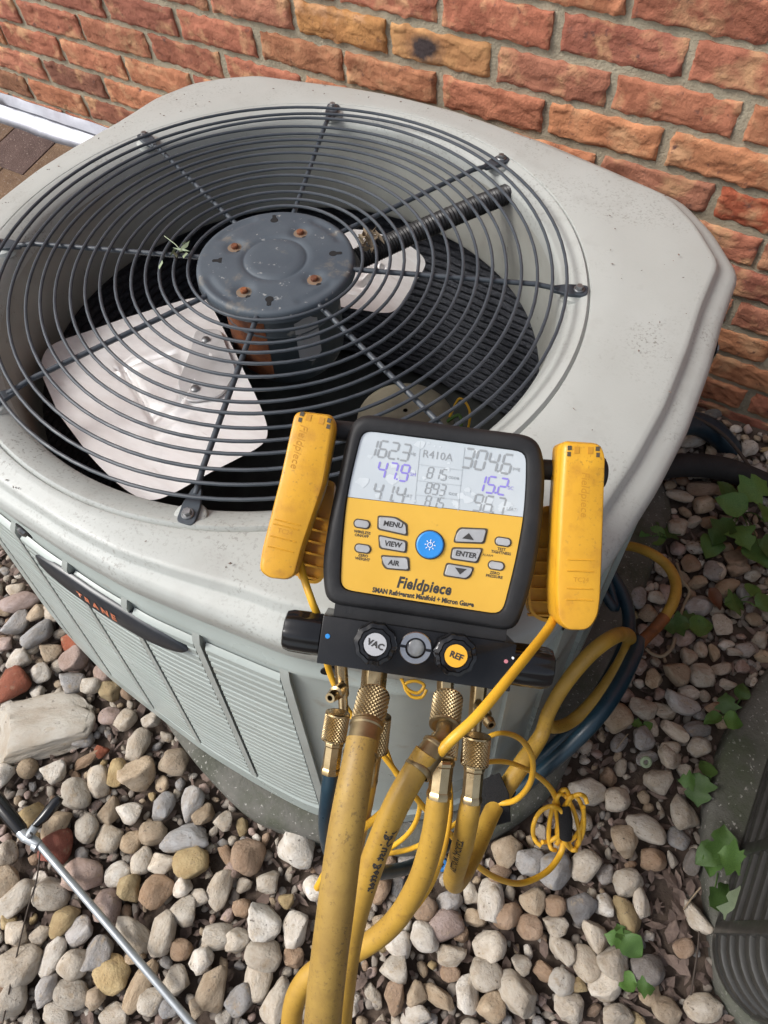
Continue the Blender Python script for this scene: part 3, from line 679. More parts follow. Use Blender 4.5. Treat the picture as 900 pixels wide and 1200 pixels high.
MB().loft([rrect(-.008, .628, -.008, .608, .085, .69), rrect(-.008, .628, -.008, .608, .085, .72), rrect(.02, .60, .02, .58, .06, .735)], 0, L2, cap1=True).build('lid', M['slat'], u2)
for (x, y, nx_, ny_) in ((-.001, .075, 1, 0), (-.001, .19, 1, 0), (-.001, .40, 1, 0), (.075, -.001, 0, 1), (.30, -.001, 0, 1)):
    MB().box(x - (.0045 if nx_ else .009), x + (.009 if not nx_ else .008), y - (.0045 if ny_ else .009), y + (.009 if not ny_ else .008), .055, .695, 0, L2).build('post', M['slat'], u2, bevel=.002)
pq = [gp(x, y, 0.04) for x, y in ((900, 785), (870, 828), (850, 868), (835, 918), (827, 960), (828, 1020), (836, 1085))]
P2 = [(p.x, p.y) for p in pq] + [(.50, -.86), (.60, -.98), (1.2, -1.3), (1.5, -.9), (1.0, -.35), (.82, -.33)]
P2 = rpoly(P2, .03, 4)
tag(MB().prism(P2, -.05, .046).build('concrete_pad', M['concrete'], bevel=.012, seg=3), 'mossy grey concrete pad with a curved edge under the dark louvered unit', 'pad')

# ------------------------------------------------------------------ digital manifold gauge
AD = R(8.5)
DX = Matrix.Translation(pd(505, 615, 0.56)) @ RM.to_4x4() @ Matrix.Rotation(-AD, 4, 'Z')      # local: x right, y up its face, z out of its face
KD = FPX / 0.56
def dl(x, y):                                 # photo pixel -> metres on the gauge face
    a, b = x - 505, -(y - 615)
    return ((a * math.cos(AD) - b * math.sin(AD)) / KD, (a * math.sin(AD) + b * math.cos(AD)) / KD)
gauge = empty('manifold_gauge', DX, 'yellow and black digital refrigerant manifold gauge with brass ports', 'gauge')
BEZ = [(-.0644, .0800), (-.0725, .0745), (-.0760, .0640), (-.0785, .0258), (-.0812, -.0087), (-.0808, -.0461), (-.0735, -.0745), (.0800, -.0748), (.0848, -.0521), (.0887, -.0229), (.0889, .0119), (.0855, .0502), (.0811, .0687), (.0755, .0788), (.066, .0828)]
PAN = [(-.0640, .0655), (-.0665, .040), (-.0682, .0120), (-.0665, -.025), (-.0628, -.0605), (.0658, -.0616), (.0700, -.020), (.0712, .0168), (.0690, .045), (.0658, .0678)]
BEZR = polar(rpoly(BEZ, [.008, .006, .004, .03, .03, .03, .010, .010, .03, .03, .03, .03, .006, .006, .008]), 200, 1)
PANR = polar(rpoly(PAN, [.007, .02, .02, .02, .008, .008, .02, .02, .02, .007]), 200, 1)
T2 = [2 * math.pi * i / 200 for i in range(200)]
def rr2(rad, z): return [(rad[i] * math.cos(T2[i]), rad[i] * math.sin(T2[i]), z) for i in range(200)]
MB().loft([rr2(BEZR * .93, -.047), rr2(BEZR * .975, -.045), rr2(BEZR * 1.0 - .0005, -.036), rr2(BEZR, -.010), rr2(BEZR - .0010, -.0045), rr2(BEZR - .0035, -.0012), rr2(BEZR - .006, 0.0), rr2(PANR + .0045, .0), rr2(PANR + .0020, -.0008), rr2(PANR + .0008, -.0045)], cap0=True, cap1=True).build('housing', M['rubber'], gauge, angle=50)
# yellow face and screen
SL, SR_ = (-.0683, .0120), (.0712, .0168)
def clip(P, top):
    out = []
    def side_(p): return (p[1] - (SL[1] + (SR_[1] - SL[1]) * (p[0] - SL[0]) / (SR_[0] - SL[0]))) * (1 if top else -1) - .0002
    for a, b in zip(P, P[1:] + P[:1]):
        fa, fb = side_(a), side_(b)
        if fa >= 0: out.append(a)
        if fa * fb < 0:
            t = fa / (fa - fb); out.append((a[0] + (b[0] - a[0]) * t, a[1] + (b[1] - a[1]) * t))
    return out
PANP = [(p[0], p[1]) for p in rr2(PANR + .0006, 0)]
face = MB().prism(clip(PANP, False), -.0044, -.0026).build('face_panel', M['yellow'], gauge)
screen = MB().prism(clip(PANP, True), -.0044, -.0028).build('screen', M['lcd'], gauge)
zs, zf = -.0026, -.0024
SEG = {'0': 'abcdef', '1': 'bc', '2': 'abged', '3': 'abgcd', '4': 'fgbc', '5': 'afgcd', '6': 'afgedc', '7': 'abc', '8': 'abcdefg', '9': 'abcdfg', 'C': 'ade f'.replace(' ', '')}
def digits(s, cx, cy, h, m, total=None, name='readout'):
    w = h * 0.47; mb = MB(); x = 0; st = h * 0.115; items = []
    for ch in s:
        if ch == '.': items.append((ch, x - w * .22)); x += w * .14
        else: items.append((ch, x)); x += w * 1.40
    off = -(x - .32 * w) / 2; sh = 0.12
    def quad(P): mb.add([(cx + off + a + b * sh, cy + b - h / 2, 0) for a, b in P], [tuple(range(len(P)))])
    g = st * 0.16
    def hseg(x0, y): quad([(x0 + g, y), (x0 + st * .5 + g, y - st * .5), (x0 + w - st * .5 - g, y - st * .5), (x0 + w - g, y), (x0 + w - st * .5 - g, y + st * .5), (x0 + st * .5 + g, y + st * .5)])
    def vseg(x0, y0, y1): quad([(x0, y0 + g), (x0 + st * .5, y0 + st * .5 + g), (x0 + st * .5, y1 - st * .5 - g), (x0, y1 - g), (x0 - st * .5, y1 - st * .5 - g), (x0 - st * .5, y0 + st * .5 + g)])
    for ch, x0 in items:
        if ch == '.':
            quad([(x0, 0), (x0 + st, 0), (x0 + st, st), (x0, st)]); continue
        for q in SEG[ch]:
            if q == 'a': hseg(x0, h)
            if q == 'g': hseg(x0, h / 2)
            if q == 'd': hseg(x0, 0)
            if q == 'b': vseg(x0 + w, h / 2, h)
            if q == 'c': vseg(x0 + w, 0, h / 2)
            if q == 'e': vseg(x0, 0, h / 2)
            if q == 'f': vseg(x0, h / 2, h)
    mb.v = [(p[0], p[1], zs + .0001) for p in mb.v]
    return mb.build(name, m, screen, recalc=False, smooth=False)
def at_(x, y): return dl(x, y)
for s, x, y, h, m in (('162.3', 455, 527, .0130, 'lcd_grey'), ('47.9', 460, 552, .0130, 'lcd_blue'), ('41.4', 455, 577.5, .0130, 'lcd_grey'), ('304.6', 571, 540, .0152, 'lcd_grey'), ('15.2', 576, 568, .0130, 'lcd_blue'), ('96.7', 573, 591, .0130, 'lcd_grey'),
                       ('815', 512, 555, .0085, 'lcd_grey'), ('893', 510, 573, .0085, 'lcd_grey'), ('815', 509, 588, .0080, 'lcd_grey')):
    cx, cy = at_(x, y); digits(s, cx, cy, h, M[m])
cx, cy = at_(513, 534); text('R410A', .0088, cx, cy, zs + .0001, M['lcd_grey'], screen)
for b, x, y, z_, m in (('psig', 483, 531, .0038, 'lcd_grey'), ('SH', 484, 556, .0040, 'lcd_blue'), ('VSAT', 477, 581, .0036, 'lcd_grey'), ('psig', 606, 549, .0038, 'lcd_grey'), ('SC', 599, 572, .0040, 'lcd_blue'), ('LSAT', 600, 597, .0036, 'lcd_grey'), ('ODDB', 532, 560, .0030, 'lcd_grey'), ('IDDB', 531, 579, .0030, 'lcd_grey')):
    cx, cy = at_(x, y); text(b, z_, cx, cy, zs + .0001, M[m], screen)
rl = MB()
for (xa, ya, xb, yb) in ((493, 517, 486, 590), (545, 524, 537, 599), (491, 544, 543, 551), (489, 563, 541, 569), (488, 580, 539, 586)):
    a = Vector((*at_(xa, ya), zs + .00008)); b = Vector((*at_(xb, yb), zs + .00008)); d = (b - a).normalized(); nrm = Vector((-d.y, d.x, 0)) * .00022
    rl.add([a - nrm, b - nrm, b + nrm, a + nrm], [(0, 1, 2, 3)])
rl.build('screen_rule', M['lcd_faint'], screen, recalc=False)
fm = MB()                                        # bubbles and scuffs of the peeling protective film
for i in range(46):
    x, y = random.uniform(-.063, .066), random.uniform(.017, .065)
    if random.random() < .45: y = random.choice((.063, .021)) + random.gauss(0, .003)
    if not (.0165 < y < .0645 + .02 * 0): continue
    r = random.choice((.0008, .0012, .002, .0032)) * random.uniform(.7, 1.3); k = 9; ph_ = random.random() * 6
    fm.add([(x + r * 1.4 * math.cos(6.283 * j / k) * (1 + .25 * math.sin(3 * j + ph_)), y + r * math.sin(6.283 * j / k) * (1 + .25 * math.sin(2 * j + ph_)), zs + .00004 + i * 1e-6) for j in range(k)], [tuple(range(k))])
fm.build('film_bubble', M['film'], screen, recalc=False)['kind'] = 'stuff'
# keys
KEYS = [('MENU', [(443.5, 605.5), (463, 607), (476, 615), (477, 627), (443.5, 619.5)], .0056), ('VIEW', [(444, 628), (476, 635), (475.5, 647), (446, 642)], .0056), ('AIR', [(447, 652), (478, 654), (479.5, 668), (453, 666), (449, 660)], .0056),
        ('up', [(540, 619.5), (571, 620.5), (567, 636), (533, 635), (535, 626)], 0), ('ENTER', [(531, 643), (565.5, 643.5), (559, 659), (529, 654.5)], .0056), ('down', [(524.5, 661), (555, 666), (551.5, 674), (546, 678), (520.5, 674)], 0)]
def key(P, rad, m):
    q = [dl(*p) for p in P]; o = MB()
    R0 = rpoly(q, rad); c = np.mean(np.array(R0), 0); big = [(c[0] + (x - c[0]) * 1.0 + math.copysign(.0010, x - c[0]), c[1] + (y - c[1]) + math.copysign(.0010, y - c[1])) for x, y in R0]
    o.prism(big, -.0029, -.0021, 1); o.prism(R0, -.0027, -.0006, 0, None, .93)
    return o.build('button', [M[m], M['key_edge']], gauge, angle=30), c
for nme, P, sz in KEYS:
    o, c = key(P, .0022, 'key')
    if sz: text(nme, sz, c[0], c[1], -.00045, M['ink'], o, bold=.0002, shear=.1)
    else:
        t = .0042 * (1 if nme == 'up' else -1); yy = c[1] - .3 * t
        MB().add([(c[0] - .0048, yy - t * .45, -.00045), (c[0] + .0048, yy - t * .45, -.00045), (c[0], yy + t * .75, -.00045)], [(0, 1, 2)]).build('arrow', M['ink'], o, recalc=False)
for (x, y), lab, (lx, ly) in (((424, 614), 'WIRELESS\nON/OFF', (424, 626)), ((425, 643), 'ZERO\nWEIGHT', (425, 653.5)), ((590, 635), 'TEST\nTIGHTNESS', (588, 646)), ((582, 663), 'ZERO\nPRESSURE', (580, 674))):
    cx, cy = dl(x, y)
    P = [(cx + math.copysign(.0030, math.cos(t)) + .0030 * math.cos(t), cy + .0030 * math.sin(t)) for t in [2 * math.pi * (k + .5) / 20 for k in range(20)]]
    Pb = [(cx + (a - cx) * 1.14, cy + (b - cy) * 1.26) for a, b in P]
    MB().prism(Pb, -.0029, -.0021, 1).prism(P, -.0027, -.0008, 0, None, .9).build('button', [M['key'], M['key_edge']], gauge)
    lx, ly = dl(lx, ly); text(lab, .0031, lx, ly, zf, M['ink'], face, bold=.00008, line=.9)
lx, ly = dl(572, 651); text('ALARM', .0026, lx, ly, zf, M['ink'], face)
bx, by = dl(504, 638.5)
XB = Matrix.Translation((bx, by, 0))
bb = MB().lathe([(.0118, -.0030), (.0118, -.0022), (.0108, -.0021)], 40, 1, XB).lathe([(.0108, -.0026), (.0107, -.0004), (.0098, .0002), (.005, -.0001), (.0, -.0002)], 40, 0, XB).build('power_button', [M['blue'], M['key_edge']], gauge)
ic = MB()
ic.loft([[(bx + r * math.cos(2 * math.pi * k / 20), by + r * math.sin(2 * math.pi * k / 20), .0004) for k in range(20)] for r in (.0017, .0022)])
for k in range(8):
    a = k * math.pi / 4; c, s_ = math.cos(a), math.sin(a)
    ic.add([(bx + c * r - s_ * t, by + s_ * r + c * t, .0004) for r, t in ((.0029, -.0003), (.0043, -.0003), (.0043, .0003), (.0029, .0003))], [(0, 1, 2, 3)])
ic.add([(bx + a, by + b, .00045) for a, b in ((-.0002, 0), (.0002, 0), (.0002, .0028), (-.0002, .0028))], [(0, 1, 2, 3)])
ic.build('sun_symbol', M['white'], bb, recalc=False)
lx, ly = dl(497, 687.5); text('Fieldpiece', .0125, lx, ly, zf, M['ink'], face, shear=.18, bold=.00042, space=1.06, width=.0435)
lx, ly = dl(496, 700.5); text('SMAN Refrigerant Manifold + Micron Gauge', .0055, lx, ly, zf, M['ink'], face, bold=.00022, width=.0815)
# valve block
BX0, BX1, BY0, BY1 = -.0735, .0812, -.1215, -.0832
blk = MB().box(BX0, BX1, BY0, BY1, -.046, .000).build('valve_block', M['anodised'], gauge, bevel=.0009)
MB().box(-.066, .073, -.0835, -.070, -.046, -.006).build('neck', M['rubber'], gauge)
def knob(cx, cy, labm, labt):
    X = Matrix.Translation((cx, cy, 0))
    k = MB().lathe([(.0125, -.001), (.0125, .004), (.0162, .0045), (.0168, .0065), (.0166, .013), (.0158, .0150), (.0130, .0160), (.0124, .0152), (.0120, .0160), (.0098, .0162), (.0094, .0152), (.0, .0151)], 80, 0, X, lobes=10, la=.032).build('valve_knob', M['gloss_black'], gauge, angle=40)
    d = MB().lathe([(.0090, .0140), (.0088, .0157), (.0, .0159)], 40, 0, X).build('knob_cap', M[labm], k)
    text(labt, .0068, cx + .0002, cy, .0162, M['ink'], k, bold=.00022, rot=R(-24 if labt == 'VAC' else -22) + AD)
knob(-.0298, -.0972, 'label_grey', 'VAC'); knob(.0329, -.0967, 'label_amber', 'REF')
XS = Matrix.Translation((.0023, -.0978, 0))
sgl = MB().lathe([(.0129, -.001), (.0129, .0018), (.0122, .0026), (.0082, .0026), (.0078, .0014), (.0076, .0018), (.0070, .0018)], 48, 0, XS).build('sight_glass', M['steel'], gauge, angle=30)
MB().lathe([(.0082, .0012), (.0078, .0020), (.0068, .0022)], 40, 0, XS).build('retaining_ring', M['gloss_black'], sgl)
MB().lathe([(.0069, .0016), (.0066, .0019), (.004, .0026), (.0, .0028)], 32, 0, XS).build('glass', M['glass'], sgl)
for a in (0, math.pi):
    X = XS @ Matrix.Rotation(a - .02, 4, 'Z')
    MB().box(.0080, .0130, -.0011, .0011, .0020, .0029, 0, X).build('slot', M['gloss_black'], sgl)
for x0, x1 in ((BX0, -.1045), (BX1, .1160)):
    X = Matrix.Translation((x0, -.1025, -.020)) @ Vector((x1 - x0, 0, 0)).to_track_quat('Z', 'Y').to_matrix().to_4x4(); L = abs(x1 - x0)
    MB().lathe([(.0150, 0), (.0168, .001), (.0172, L * .3), (.0168, L - .006), (.0152, L - .001), (.0135, L), (.0, L)], 64, 0, X, lobes=8, la=.03).build('end_knob', M['gloss_black'], gauge, angle=25)
for (x, y), m, r in (((384, 745.5), 'blue', .0020), ((593, 775), 'pink', .0017), ((601, 771), 'white', .0011)):
    cx, cy = dl(x, y)
    MB().lathe([(r, .0002), (r * .9, .0007), (.0, .0008)], 16, 0, Matrix.Translation((cx, cy, 0))).build('colour_dot', M[m], blk)
# pegs with rubber caps that the pipe clamps hang on, and the hanger hook behind
for a, b in (((-.070, .066, -.024), (-.1065, .0640, -.024)), ((.078, .058, -.024), (.1315, .0620, -.024))):
    a, b = Vector(a), Vector(b); d = (b - a).normalized()
    MB().tube([a, b], .0085, 20).build('clamp_peg', M['rubber'], gauge)
    MB().tube([b - d * .001, b + d * .0035, b + d * .0055], [.0135, .0135, .0105], 24).build('peg_cap', M['rubber'], gauge)
hk = spline([(0, .02, -.045), (0, .042, -.058), (0, .052, -.085), (-.002, .050, -.120), (-.004, .042, -.150), (-.006, .028, -.150)], 6)
MB().tube(hk, .0025, 10).build('hanger_hook', M['steel'], gauge)
MB().box(-.05, .05, -.114, -.096, -.082, -.046).build('rest_foot', M['rubber'], gauge, bevel=.004)

# brass ports
def hexr(r, z, n=6): return (r, z)
def axis(a, b):
    a, b = Vector(a), Vector(b); return Matrix.Translation(a) @ (b - a).to_track_quat('Z', 'Y').to_matrix().to_4x4(), (b - a).length
def knurl(mb, X, z0, z1, r, mi, n=30, rows=8):
    V = []; F = []
    for j in range(rows * 2 + 1):
        for i in range(n * 2):
            up = (i + j) % 2
            V.append(((r - (0 if up else .0011)) * math.cos(math.pi * i / n), (r - (0 if up else .0011)) * math.sin(math.pi * i / n), z0 + (z1 - z0) * j / (rows * 2)))
    m_ = n * 2
    for j in range(rows * 2):
        for i in range(m_):
            a, b, c, d = j * m_ + i, j * m_ + (i + 1) % m_, (j + 1) * m_ + (i + 1) % m_, (j + 1) * m_ + i
            if (i + j) % 2: F += [(a, b, d), (b, c, d)]
            else: F += [(a, b, c), (a, c, d)]
    mb.add(V, F, mi, X)
    mb.lathe([(r * .80, z0 - .0012), (r * .97, z0 - .0006), (r * .985, z0 + .0006)], n, mi, X); mb.lathe([(r * .985, z1 - .0006), (r * .97, z1 + .0006), (r * .80, z1 + .0014)], n, mi, X)
def D3(x, y, z): a = dl(x, y); s = (0.56 - z) / 0.56; return Vector((a[0] * s, a[1] * s, z))      # gauge-local point seen at a pixel, z metres in front of its face
PORTS = [((402, 785), (405, 838), .0056, -.022), ((441, 790), (437, 830), .0108, -.022), ((524, 803), (523, 836), .0072, -.022), ((563, 808), (558, 868), .0070, -.022)]
for (a, b, r, z) in PORTS:
    A, B = D3(*a, z), D3(*b, z); X, L = axis(A, B)
    p = MB().lathe([(r, -.008), (r, L * .55), (r * .9, L * .60)], 6, 0, X, cap0=True).lathe([(r * .72, L * .58), (r * .72, L * 1.05)], 20, 0, X, cap1=True)
    p.build('brass_port', M['brass'], gauge, bevel=.0006, seg=1, angle=30)
for a, b, r in (((403, 806), (386, 818), .0050), ((562, 826), (575, 850), .0050)):
    A, B = D3(*a, -.016), D3(*b, .006); X, L = axis(A, B)
    p = MB().lathe([(r * .9, 0), (r * 1.15, L * .35), (r * 1.15, L * .55), (r * .75, L * .60), (r * .75, L * .78), (r * .95, L * .80), (r * .80, L), (r * .45, L), (r * .42, L * .7)], 18, 0, X).lathe([(r * .44, L * .82), (.0, L * .82)], 14, 1, X)
    p.build('service_port', [M['brass'], M['dark_hole']], gauge, angle=30)

# ------------------------------------------------------------------ pipe clamps hanging on the pegs
def clamp(name_pt, front, back, z0, z1, zb0, zb1, label, code, rot, brand_at, lab_at, groove, wirept):
    o = empty('pipe_clamp', DX @ Matrix.Translation((*dl(*name_pt), -.02)), label, 'clamp', 'pipe clamps on the gauge')
    L = Matrix.Translation(-Vector((*dl(*name_pt), -.02)))
    P = rpoly([dl(*p) for p in front], .0065, 5)
    fj = MB(); c = np.mean(np.array(P), 0)
    sc = lambda k: [((c[0] + (x - c[0]) * k[0]), c[1] + (y - c[1]) * k[1]) for x, y in P]
    fj.loft([[(x, y, z) for x, y in sc(k)] for z, k in ((z0, (.93, .985)), (z0 + .004, (1, 1)), (z1 - .0075, (1, 1)), (z1 - .0070, (.985, .997)), (z1 - .0062, (.985, .997)), (z1 - .0028, (.97, .99)), (z1 - .0006, (.90, .975)), (z1, (.80, .95)))], 0, L, True, True)
    j = fj.build('front_jaw', M['clamp'], o, angle=40)
    Q = rpoly([dl(*p) for p in back], .006, 5)
    bj = MB().prism(Q, zb0, zb1, 0, L)
    q = MB(); cb = np.mean(np.array(Q), 0)
    inner_ = [(cb[0] + (x - cb[0]) * .80, cb[1] + (y - cb[1]) * .92) for x, y in Q]
    bj.loft([[(x, y, zb1) for x, y in Q], [(x, y, zb1 + .008) for x, y in Q], [(x, y, zb1 + .008) for x, y in inner_], [(x, y, zb1 + .001) for x, y in inner_]], 0, L)
    b = bj.build('back_jaw', M['clamp'], o, angle=40)
    up = Vector((dl(*front[0])[0] - dl(*front[-1])[0], 0, 0))
    ax = Vector(dl(*brand_at[0])) - Vector(dl(*brand_at[1])); ang = math.atan2(ax.y, ax.x)
    ys = [p[1] for p in Q]
    for t in np.linspace(0.05, .62, 6):
        y = min(ys) + (max(ys) - min(ys)) * t
        xs = [x for x, yy in Q if abs(yy - y) < .03]; xc = cb[0] + (y - cb[1]) * math.cos(ang) / max(.3, math.sin(ang))
        MB().box(-.011, .011, -.0009, .0009, zb1 - .001, zb1 + .0065, 0, L @ Matrix.Translation((xc, y, 0)) @ Matrix.Rotation(ang - math.pi / 2, 4, 'Z')).build('jaw_rib', M['clamp'], b)
    MB().box(-.004, .004, -.022, .012, zb1 - .004, z0 + .004, 0, L @ Matrix.Translation((*((Vector(dl(*name_pt)) * .35 + Vector((c[0], c[1])) * .65)), 0))).build('hinge_block', M['clamp'], o, bevel=.001)
    # flat brand and code (emboss shade in the colour), grip grooves, top slots
    bx_, by_ = dl(*brand_at[2]); text('Fieldpiece', .0088, bx_, by_, z1 + .0002, M['relief_shade'], j, rot=ang - math.pi, X=L, shear=.15, width=None)
    lx_, ly_ = dl(*lab_at); text(code, .0052, lx_, ly_, z1 + .0002, M['relief_shade'], j, rot=ang - math.pi / 2, X=L)
    for t in groove:
        gx_, gy_ = dl(*t)
        MB().box(-.0105, .0105, -.0004, .0004, z1 - .002, z1 + .0007, 0, L @ Matrix.Translation((gx_, gy_, 0)) @ Matrix.Rotation(ang - math.pi / 2, 4, 'Z')).build('grip_ridge', M['clamp'], j, bevel=.0003, seg=1)
    topc = Vector(dl(*brand_at[0]))
    for du, dv, ww, hh in ((-.0108, -.0020, .0030, .0034), (-.0112, -.0068, .0026, .0034), (-.0052, -.0035, .0040, .0052), (.0052, -.0035, .0040, .0052), (.0108, -.0020, .0030, .0034), (.0112, -.0068, .0026, .0034)):
        X = L @ Matrix.Translation((*topc, 0)) @ Matrix.Rotation(ang - math.pi / 2, 4, 'Z') @ Matrix.Translation((du, dv, z1 - .0022))
        MB().box(-ww / 2, ww / 2, -hh / 2, hh / 2, 0, .0026, 0, X).build('slot', M['key_edge' if abs(du) > .008 else 'relief_shade'], j)
    return o, L
lc, LL = clamp((370, 500), [(347, 482), (391, 487), (394, 500), (381, 570), (356, 640), (347, 674), (338, 679), (316, 677), (305, 668), (308, 645), (330, 560)],
               [(366, 560), (388, 560), (384, 610), (374, 684), (366, 691), (352, 690), (340, 684), (346, 640)], -.024, .010, -.060, -.052,
               'yellow pipe clamp with black cable on the left peg of the gauge'.replace(' with black cable', ''), 'TC24', 0, ((372, 488), (330, 660), (352, 525)), (336, 623), [(339, 612), (337, 617), (334, 631), (331, 643)], None)
rc, LR = clamp((680, 535), [(655, 517), (699, 520), (705, 534), (702, 640), (700, 700), (697, 722), (686, 737), (660, 737), (649, 724), (647, 690), (650, 600)],
               [(640, 600), (660, 590), (674, 600), (672, 735), (664, 741), (648, 738), (636, 730), (632, 715), (635, 660)], -.024, .012, -.060, -.052,
               'yellow pipe clamp on the right peg of the gauge', 'TC24', 0, ((679, 524), (673, 720), (680, 580)), (676, 678), [(675, 655), (675, 668), (674, 688), (674, 701)], None)

def world_tube(name, pts, parent, m, per=8, n=12, cap=True):
    P = [pd(a[0], a[1], a[2]) for a in pts]; r = [a[3] / 2 * a[2] / FPX for a in pts]
    Q = spline([(*p, rr_) for p, rr_ in zip(P, r)], per)
    inv = parent.matrix_world.inverted() if parent else Matrix.Identity(4)
    bpy.context.view_layer.update() if False else None
    return MB().tube([inv @ Vector(q[:3]) for q in Q], [max(q[3], .0008) for q in Q], n, cap=cap).build(name, m, parent, recalc=False, angle=80), Q

world_tube('cable', [(352, 660, .585, 9), (357, 680, .578, 9), (366, 706, .575, 9), (374, 728, .59, 9), (384, 780, .63, 8), (398, 815, .64, 7), (420, 850, .645, 7), (448, 884, .65, 7), (470, 912, .66, 7), (500, 950, .69, 7), (530, 980, .74, 7), (552, 1008, .80, 7), (580, 1028, .86, 7), (610, 1035, .92, 7), (640, 1022, .95, 7), (657, 1000, .97, 7), (662, 978, .97, 7)], lc, M['cable'])
world_tube('cable', [(650, 722, .585, 11), (640, 740, .555, 11), (600, 790, .50, 12), (560, 838, .475, 13), (528, 868, .47, 13), (510, 888, .48, 13), (485, 918, .56, 10), (450, 950, .60, 9), (420, 976, .63, 9), (395, 1000, .65, 9), (372, 1040, .69, 9)], rc, M['cable'])

# ------------------------------------------------------------------ hoses
def hose(label, pts, mat_, couplings, per=10, n=18, prints=None, matf='brass', extra=None):
    o = empty('refrigerant_hose', pd(*pts[0][:3]), label, 'hose', 'hoses on the gauge')
    inv = Matrix.Translation(-pd(*pts[0][:3]))
    P = [pd(a[0], a[1], a[2]) for a in pts]; r = [a[3] / 2 * a[2] / FPX for a in pts]
    Q = spline([(*p, rr_) for p, rr_ in zip(P, r)], per)
    t = MB().tube([inv @ Vector(q[:3]) for q in Q], [q[3] for q in Q], n).build('hose_tube', M[mat_], o, recalc=False, angle=80)
    for kind, a, b, wd in couplings:
        A, B = pd(*a), pd(*b); X, L = axis(A, B); X = inv @ X; rd = wd / 2 * (a[2] + b[2]) / 2 / FPX
        mb = MB()
        if kind == 'knurl':
            knurl(mb, X, 0, L, rd, 0, 24, 7); mb.lathe([(rd * .82, -.001), (.0, -.001)], 20, 0, X); mb.lathe([(rd * .82, L + .0012), (.0, L + .0012)], 20, 0, X)
            mb.build('knurled_coupling', M[matf], o, angle=20)
        elif kind == 'ferrule':
            mb.lathe([(rd * .80, -.001), (rd * .92, 0.0), (rd, L * .04), (rd, L * .12), (rd * .92, L * .16), (rd * .92, L * .80), (rd, L * .84), (rd * 1.04, L * .93), (rd, L), (rd * .9, L)], 8 if matf == 'brass' else 32, 0, X, cap0=True)
            mb.build('ferrule', M[matf], o, angle=25)
        elif kind == 'plain':
            mb.lathe([(rd, 0), (rd, L)], 24, 0, X, True, True); mb.build('stem', M[matf], o, angle=25)
    if prints:
        for body, s0, ht, azim, flip in prints:
            tm = text_mesh(body, ht, bold=ht * .03, align='LEFT', res=1)
            acc = [0.0]
            for a, b in zip(Q, Q[1:]): acc.append(acc[-1] + math.dist(a[:3], b[:3]))
            xs = np.array(acc); pts_ = np.array(Q)
            for v in tm.vertices:
                s = s0 + (v.co.x if not flip else -v.co.x); k = int(np.clip(np.searchsorted(xs, s) - 1, 0, len(xs) - 2)); f = (s - xs[k]) / (xs[k + 1] - xs[k])
                c = Vector(pts_[k][:3]) * (1 - f) + Vector(pts_[k + 1][:3]) * f; rad = pts_[k][3] * (1 - f) + pts_[k + 1][3] * f + .00025
                T = Vector(pts_[k + 1][:3]) - Vector(pts_[k][:3]); T.normalize(); toC = (CAM - c).normalized(); toC = (toC - T * toC.dot(T)).normalized()
                B = T.cross(toC); a = azim + (v.co.y if not flip else -v.co.y) / rad
                v.co = inv @ (c + (toC * math.cos(a) + B * math.sin(a)) * rad)
            tm.materials.clear(); tm.materials.append(M['ink']); obj('lettering', tm, t)
    return o, Q
hose('thick dirty yellow hose in front running down from the VAC port', [(424, 866, .438, 36), (420, 892, .432, 38), (413, 930, .428, 41), (403, 990, .428, 43), (394, 1060, .43, 44), (385, 1130, .437, 44), (378, 1200, .45, 44), (374, 1290, .48, 42), (385, 1400, .56, 38), (430, 1500, .72, 30), (520, 1560, .85, 25), (640, 1570, .86, 25)], 'hose_old',
     [('knurl', (438, 815, .475), (430, 850, .455), 40), ('ferrule', (430, 848, .452), (422, 888, .436), 41)], matf='brass_dull')
hose('yellow hose printed JB-Just Better on the elbow of the REF port', [(500, 882, .470, 29), (486, 905, .468, 30), (466, 940, .470, 31), (446, 985, .476, 30), (428, 1035, .484, 30), (414, 1085, .492, 29), (405, 1140, .50, 28), (398, 1210, .52, 27), (395, 1300, .57, 25), (420, 1400, .70, 21), (480, 1500, .86, 17), (580, 1530, .87, 17)], 'hose',
     [('knurl', (525, 818, .520), (521, 850, .502), 37), ('plain', (521, 850, .500), (519, 868, .485), 19), ('plain', (520, 862, .486), (503, 884, .474), 19), ('ferrule', (512, 872, .478), (488, 905, .467), 34)], prints=[('JB-Just Better.', .055, .0088, -.50, False)], matf='brass_dull')
hose('yellow hose looping low to the left from the second REF fitting', [(514, 929, .5465, 26), (513, 942, .548, 28), (506, 985, .555, 28), (490, 1035, .57, 27), (462, 1080, .59, 26), (425, 1110, .61, 25), (385, 1128, .63, 25), (357, 1150, .64, 25), (343, 1185, .65, 25), (345, 1240, .68, 24), (370, 1330, .78, 20), (440, 1420, .90, 17), (560, 1470, .895, 17)], 'hose',
     [('knurl', (522, 862, .555), (519, 888, .548), 34), ('ferrule', (519, 890, .547), (514, 935, .546), 29)])
hose('short yellow hose printed YELLOW JACKET on the right port', [(552, 934, .552, 23), (549, 955, .555, 26), (543, 985, .575, 26), (536, 1012, .61, 25), (531, 1030, .66, 24), (537, 1032, .73, 22), (556, 1000, .80, 21), (580, 945, .86, 21), (612, 895, .88, 21), (634, 862, .89, 18), (643, 835, .88, 17), (662, 802, .86, 17), (690, 768, .85, 18), (714, 749, .86, 18), (730, 743, .92, 17), (738, 749, .98, 15), (728, 775, 1.0, 15), (700, 816, 1.0, 15), (670, 845, 1.0, 15), (648, 852, .98, 15), (640, 842, .97, 15)], 'hose',
     [('knurl', (559, 863, .552), (556, 895, .552), 34), ('ferrule', (556, 897, .552), (552, 940, .552), 25)], prints=[('YELLOW JACKET', .096, .0078, .30, True)])
